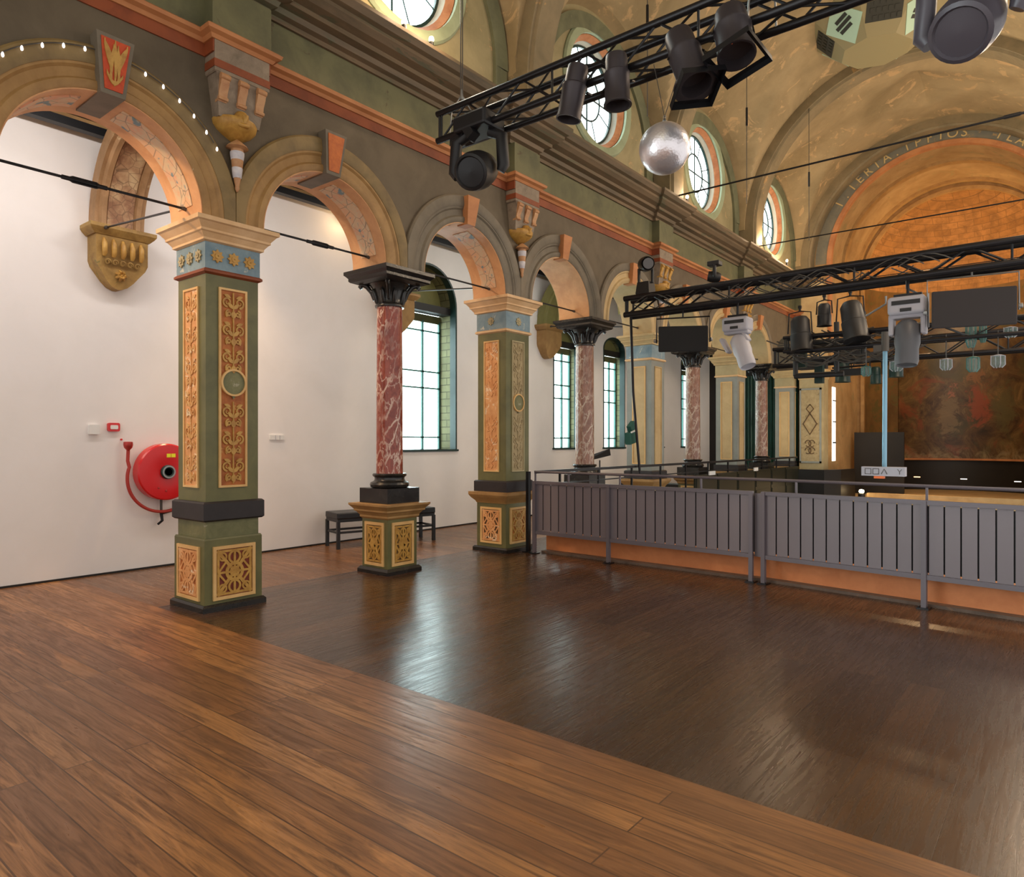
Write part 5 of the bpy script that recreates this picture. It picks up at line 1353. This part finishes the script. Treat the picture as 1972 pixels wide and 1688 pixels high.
# octagonal vent
VX, VY = -2.9, 14.75
T = thing('ceiling_vent', 'olive octagonal ventilation box with grilles in the crown of the vault', 'vent', (VX, VY, 9.7))
def octo(r, z): return [(VX+r*cos(R(45*i+42.5)), VY+r*sin(R(45*i+42.5)), z) for i in range(8)]
m = MB(); a, b = octo(1.32, 9.66), octo(.62, 9.04); m.add(a+b, [(i, (i+1) % 8, 8+(i+1) % 8, 8+i) for i in range(8)]+[tuple(range(8, 16))]); m.build('body', 'vent_body', T)
for i in range(8):
    A0, A1, B0, B1 = [Vector(q) for q in (a[i], a[(i+1) % 8], b[i], b[(i+1) % 8])]
    cc = (A0+A1+B0+B1)/4; u = (B1-B0).normalized(); v_ = ((A0+A1)/2-(B0+B1)/2).normalized(); nn = u.cross(v_)
    if nn.dot(cc-Vector((VX, VY, 9.9))) < 0: nn = -nn
    F = lambda p, q, t_: tuple(cc+u*p+v_*q+nn*t_)
    if i % 2 == 0:
        m = MB(); m.add([F(.39, 0, .012), F(0, .43, .012), F(-.39, 0, .012), F(0, -.43, .012), F(.39, 0, 0), F(0, .43, 0), F(-.39, 0, 0), F(0, -.43, 0)], [(0, 1, 2, 3), (7, 6, 5, 4), (0, 4, 5, 1), (1, 5, 6, 2), (2, 6, 7, 3), (3, 7, 4, 0)])
        g = m.build('diamond_plate', 'mint', T)
        m = MB()
        for q in (-.1, 0, .1):
            w = .17 if q == 0 else .13; m.ribbon(F, [(-w, q-w*.3), (w, q+w*.3)], .07, .01, .02)
        m.build('slots', 'vent_dark', g)
    else:
        m = MB(); rect(m, F, -.3, .3, -.2, .2, -.01, .004)
        for p in (-.2, -.1, 0, .1, .2):
            for q in (-.13, 0, .13):
                if abs(p)+abs(q) < .34: m.ribbon(F, [(p-.035+(.05 if q else 0), q), (p+.035+(.05 if q else 0), q)], .08, .002, .012)
        m.build('perforated_grille', 'vent_dark', T)
# uplights on the cornice
for i, (x, y, lit) in enumerate(((1325, 383, 1), (1517, 500, 1), (780, 52, 0), (832, 85, 0))):
    yy = {0: 12.46, 1: 18.48, 2: 5.2, 3: 5.62}[i]
    T = thing('cornice_uplight', ['small glowing uplight on the cornice under the second round window', 'small glowing uplight on the cornice near the chancel', 'black tube uplight on the near cornice, left one', 'black tube uplight on the near cornice, right one'][i], 'uplight', (-5.70, yy, 6.09), 'uplights on the cornice')
    m = MB(); m.lathe([(.022, 0), (.028, .01), (.028, .11), (.022, .12)], (-5.72, yy, 6.03 if not lit else 6.09), 12); m.build('housing', 'black_metal', T)
    m = MB(); m.lathe([(0, .045), (.025, .03), (.032, 0), (.02, -.02)], (-5.72, yy, 6.24 if lit else 6.17), 12, cap=False); m.build('bulb', 'bulb_warm', T, 60)
# stage things seen between the rails
m = MB(); poly = [(-5.9, 20.0), (-5.2, 19.98), (-4.9, 20.5), (-4.76, 21.5), (-4.86, 21.5), (-5.0, 20.6), (-5.27, 20.1), (-5.9, 20.12)]
m.prism(poly, lambda x, y: (x, y, -.9), lambda x, y: (x, y, .78)); tag(m.build('stage_screen', 'black_wall'), 'curved black screen at the foot of the diamond-panelled pier', 'screen')
m = MB(); m.box(-5.12, -3.78, 23.0, 23.08, -.02, 1.83); tag(m.build('stage_flat', 'black_wall'), 'black upright board left of the mural, behind the blue pole', 'board')
m = MB(); m.box(-4.4, .1, 21.2, 21.4, -.02, .12); m.box(-4.4, .1, 21.4, 22.6, -.02, .04); tag(m.build('stage_step', 'tan'), 'long pale lit stage edge seen just above the right railing panel', 'step')
for i, (x, y) in enumerate(((1766, 918), (1856, 922), (1960, 927))):
    c_ = atY(x, y, 23.9 if i else 23.5); m = MB(); m.cbox(c_, (.16, .04, .022)); tag(m.build('led_strip', 'led_bar' if i == 0 else 'bulb_white'), ['small orange light strip low on the black apse wainscot', 'thin white light strip low on the wainscot, middle', 'thin white light strip low on the wainscot, right end'][i], 'light strip', 'light strips on the apse wainscot')
T = thing('stage_floor_lamp', 'small glowing stage lamp low behind the handrail, left of the lit stage edge', 'stage lamp', (-4.5, 20.8, 0))
m = MB(); m.lathe([(.06, 0), (.09, .02), (.09, .1), (.07, .12)], (-4.5, 21.05, .0), 14); m.build('housing', 'lamp_black', T, 40)
m = MB(); m.lathe([(0, .07), (.06, .05), (.07, 0), (.05, -.03)], (-4.5, 21.05, .16), 14); m.build('bulb', 'bulb_warm', T, 60)
# objects on the side gallery behind the rails
for i, (y_, w_, h_) in enumerate(((12.4, .5, .5), (13.6, .8, .7), (15.2, .5, .55), (17.0, .9, .62))):
    T = thing('flight_case', ['black case standing behind the gallery rail, leftmost', 'larger black case behind the parapet', 'small black case behind the parapet', 'long black case at the far end of the side gallery'][i], 'case', (-6.0, y_, 0), 'black cases on the side gallery')
    xx = -6.02+.0
    m = MB(); m.box(-7.6, -7.1, y_-w_/2, y_+w_/2, .0, h_); m.build('body', 'lamp_black', T)
    m = MB(); m.box(-7.095, -7.08, y_-w_/2+.05, y_+w_/2-.05, h_*.6, h_*.65); m.build('latch_strip', 'steel', T)

# ------------------------------------------------------------------ light
W = bpy.data.worlds.new('world'); S.world = W; W.use_nodes = True; nt = W.node_tree; nt.nodes.clear()
out = nt.nodes.new('ShaderNodeOutputWorld'); bg = nt.nodes.new('ShaderNodeBackground'); nt.links.new(bg.outputs[0], out.inputs[0])
tc = nt.nodes.new('ShaderNodeTexCoord'); sp = nt.nodes.new('ShaderNodeSeparateXYZ'); nt.links.new(tc.outputs['Generated'], sp.inputs[0])
mr = nt.nodes.new('ShaderNodeMapRange'); mr.inputs[1].default_value = -.2; mr.inputs[2].default_value = -.6; mr.inputs[3].default_value = .74; mr.inputs[4].default_value = 6.0
nt.links.new(sp.outputs[0], mr.inputs[0]); nt.links.new(mr.outputs[0], bg.inputs['Strength'])
mx = nt.nodes.new('ShaderNodeMix'); mx.data_type = 'RGBA'; mx.inputs[6].default_value = (1, .96, .92, 1); mx.inputs[7].default_value = (.78, .98, 1, 1)
mr2 = nt.nodes.new('ShaderNodeMapRange'); mr2.inputs[1].default_value = -.2; mr2.inputs[2].default_value = -.6; nt.links.new(sp.outputs[0], mr2.inputs[0]); nt.links.new(mr2.outputs[0], mx.inputs[0])
nt.links.new(mx.outputs[2], bg.inputs['Color'])

def light(kind, loc, energy, color, size=.5, target=None, spot=None, blend=.6, sy=None):
    d_ = bpy.data.lights.new(kind.lower(), kind); d_.energy = energy; d_.color = color
    if kind == 'AREA':
        d_.size = size
        if sy: d_.shape = 'RECTANGLE'; d_.size_y = sy
    elif kind == 'SPOT': d_.spot_size = spot; d_.spot_blend = blend; d_.shadow_soft_size = size
    else: d_.shadow_soft_size = size
    o = bpy.data.objects.new('light', d_); COL.objects.link(o); o.location = loc
    if target is not None: o.rotation_euler = (Vector(target)-Vector(loc)).to_track_quat('-Z', 'Y').to_euler()
    return o
WARM = (1, .66, .36); TUNG = (1, .78, .55)
# aisle: two added area strips brightening the white wall, then warm track lamps
light('AREA', (-7.0, 2.2, 5.1), 70, (1, .93, .88), 6.0, (-8.78, 2.2, 2.4), sy=.15)
light('AREA', (-7.0, 9.5, 5.1), 32, (1, .97, .9), 6.0, (-8.78, 9.5, 2.2), sy=.15)
light('SPOT', (-7.6, .6, 4.9), 230, WARM, .08, (-6.3, 3.4, 2.6), R(80), .9)
light('SPOT', (-8.4, 4.6, 5.0), 90, WARM, .08, (-6.6, 6.6, 3.6), R(100), .9)
light('POINT', (XW+.45, 6.62, 4.85), 4, WARM, .05)
light('SPOT', (-8.3, 4.9, 5.0), 200, WARM, .08, (-7.4, 4.8, 0), R(80), .9)
light('SPOT', (-8.3, 8.6, 5.0), 60, WARM, .08, (-6.7, 10.2, 3.6), R(100), .9)
light('SPOT', (-8.3, 12.6, 5.0), 90, TUNG, .08, (-6.7, 14.0, 3.4), R(110), .9)
# lamps on the left nave cornice
for y_, e in ((5.2, 16), (5.62, 16), (12.46, 18), (16.5, 20), (18.48, 40)):
    light('POINT', (-5.55, y_, 6.32), e, (1, .72, .45), .06)
light('POINT', (.1, 12.0, 6.3), 270, TUNG, .5); light('POINT', (.1, 16.5, 6.3), 270, TUNG, .5); light('POINT', (.1, 8, 6.3), 110, TUNG, .5)  # added unseen points on the right side, brightening the vault
# chancel and apse
light('POINT', (-3.2, 22.6, 5.4), 90, (1, .66, .34), .12)
light('SPOT', (-2.6, 22.4, 5.0), 300, (1, .68, .36), .2, (-2.6, 25.6, 8.2), R(120), .8)
light('SPOT', (-4.2, 18.6, 1.5), 60, (1, .75, .5), .1, (-5.5, 20.6, 2.6), R(100), .8)
light('SPOT', (-3.8, 21.0, 2.2), 130, (1, .6, .3), .05, (-3.2, 21.6, 0), R(90), .8)

S.view_settings.view_transform = 'Standard'; S.view_settings.look = 'None'; S.view_settings.gamma = 1
S.view_settings.exposure = 0.55; S.view_settings.use_curve_mapping = False
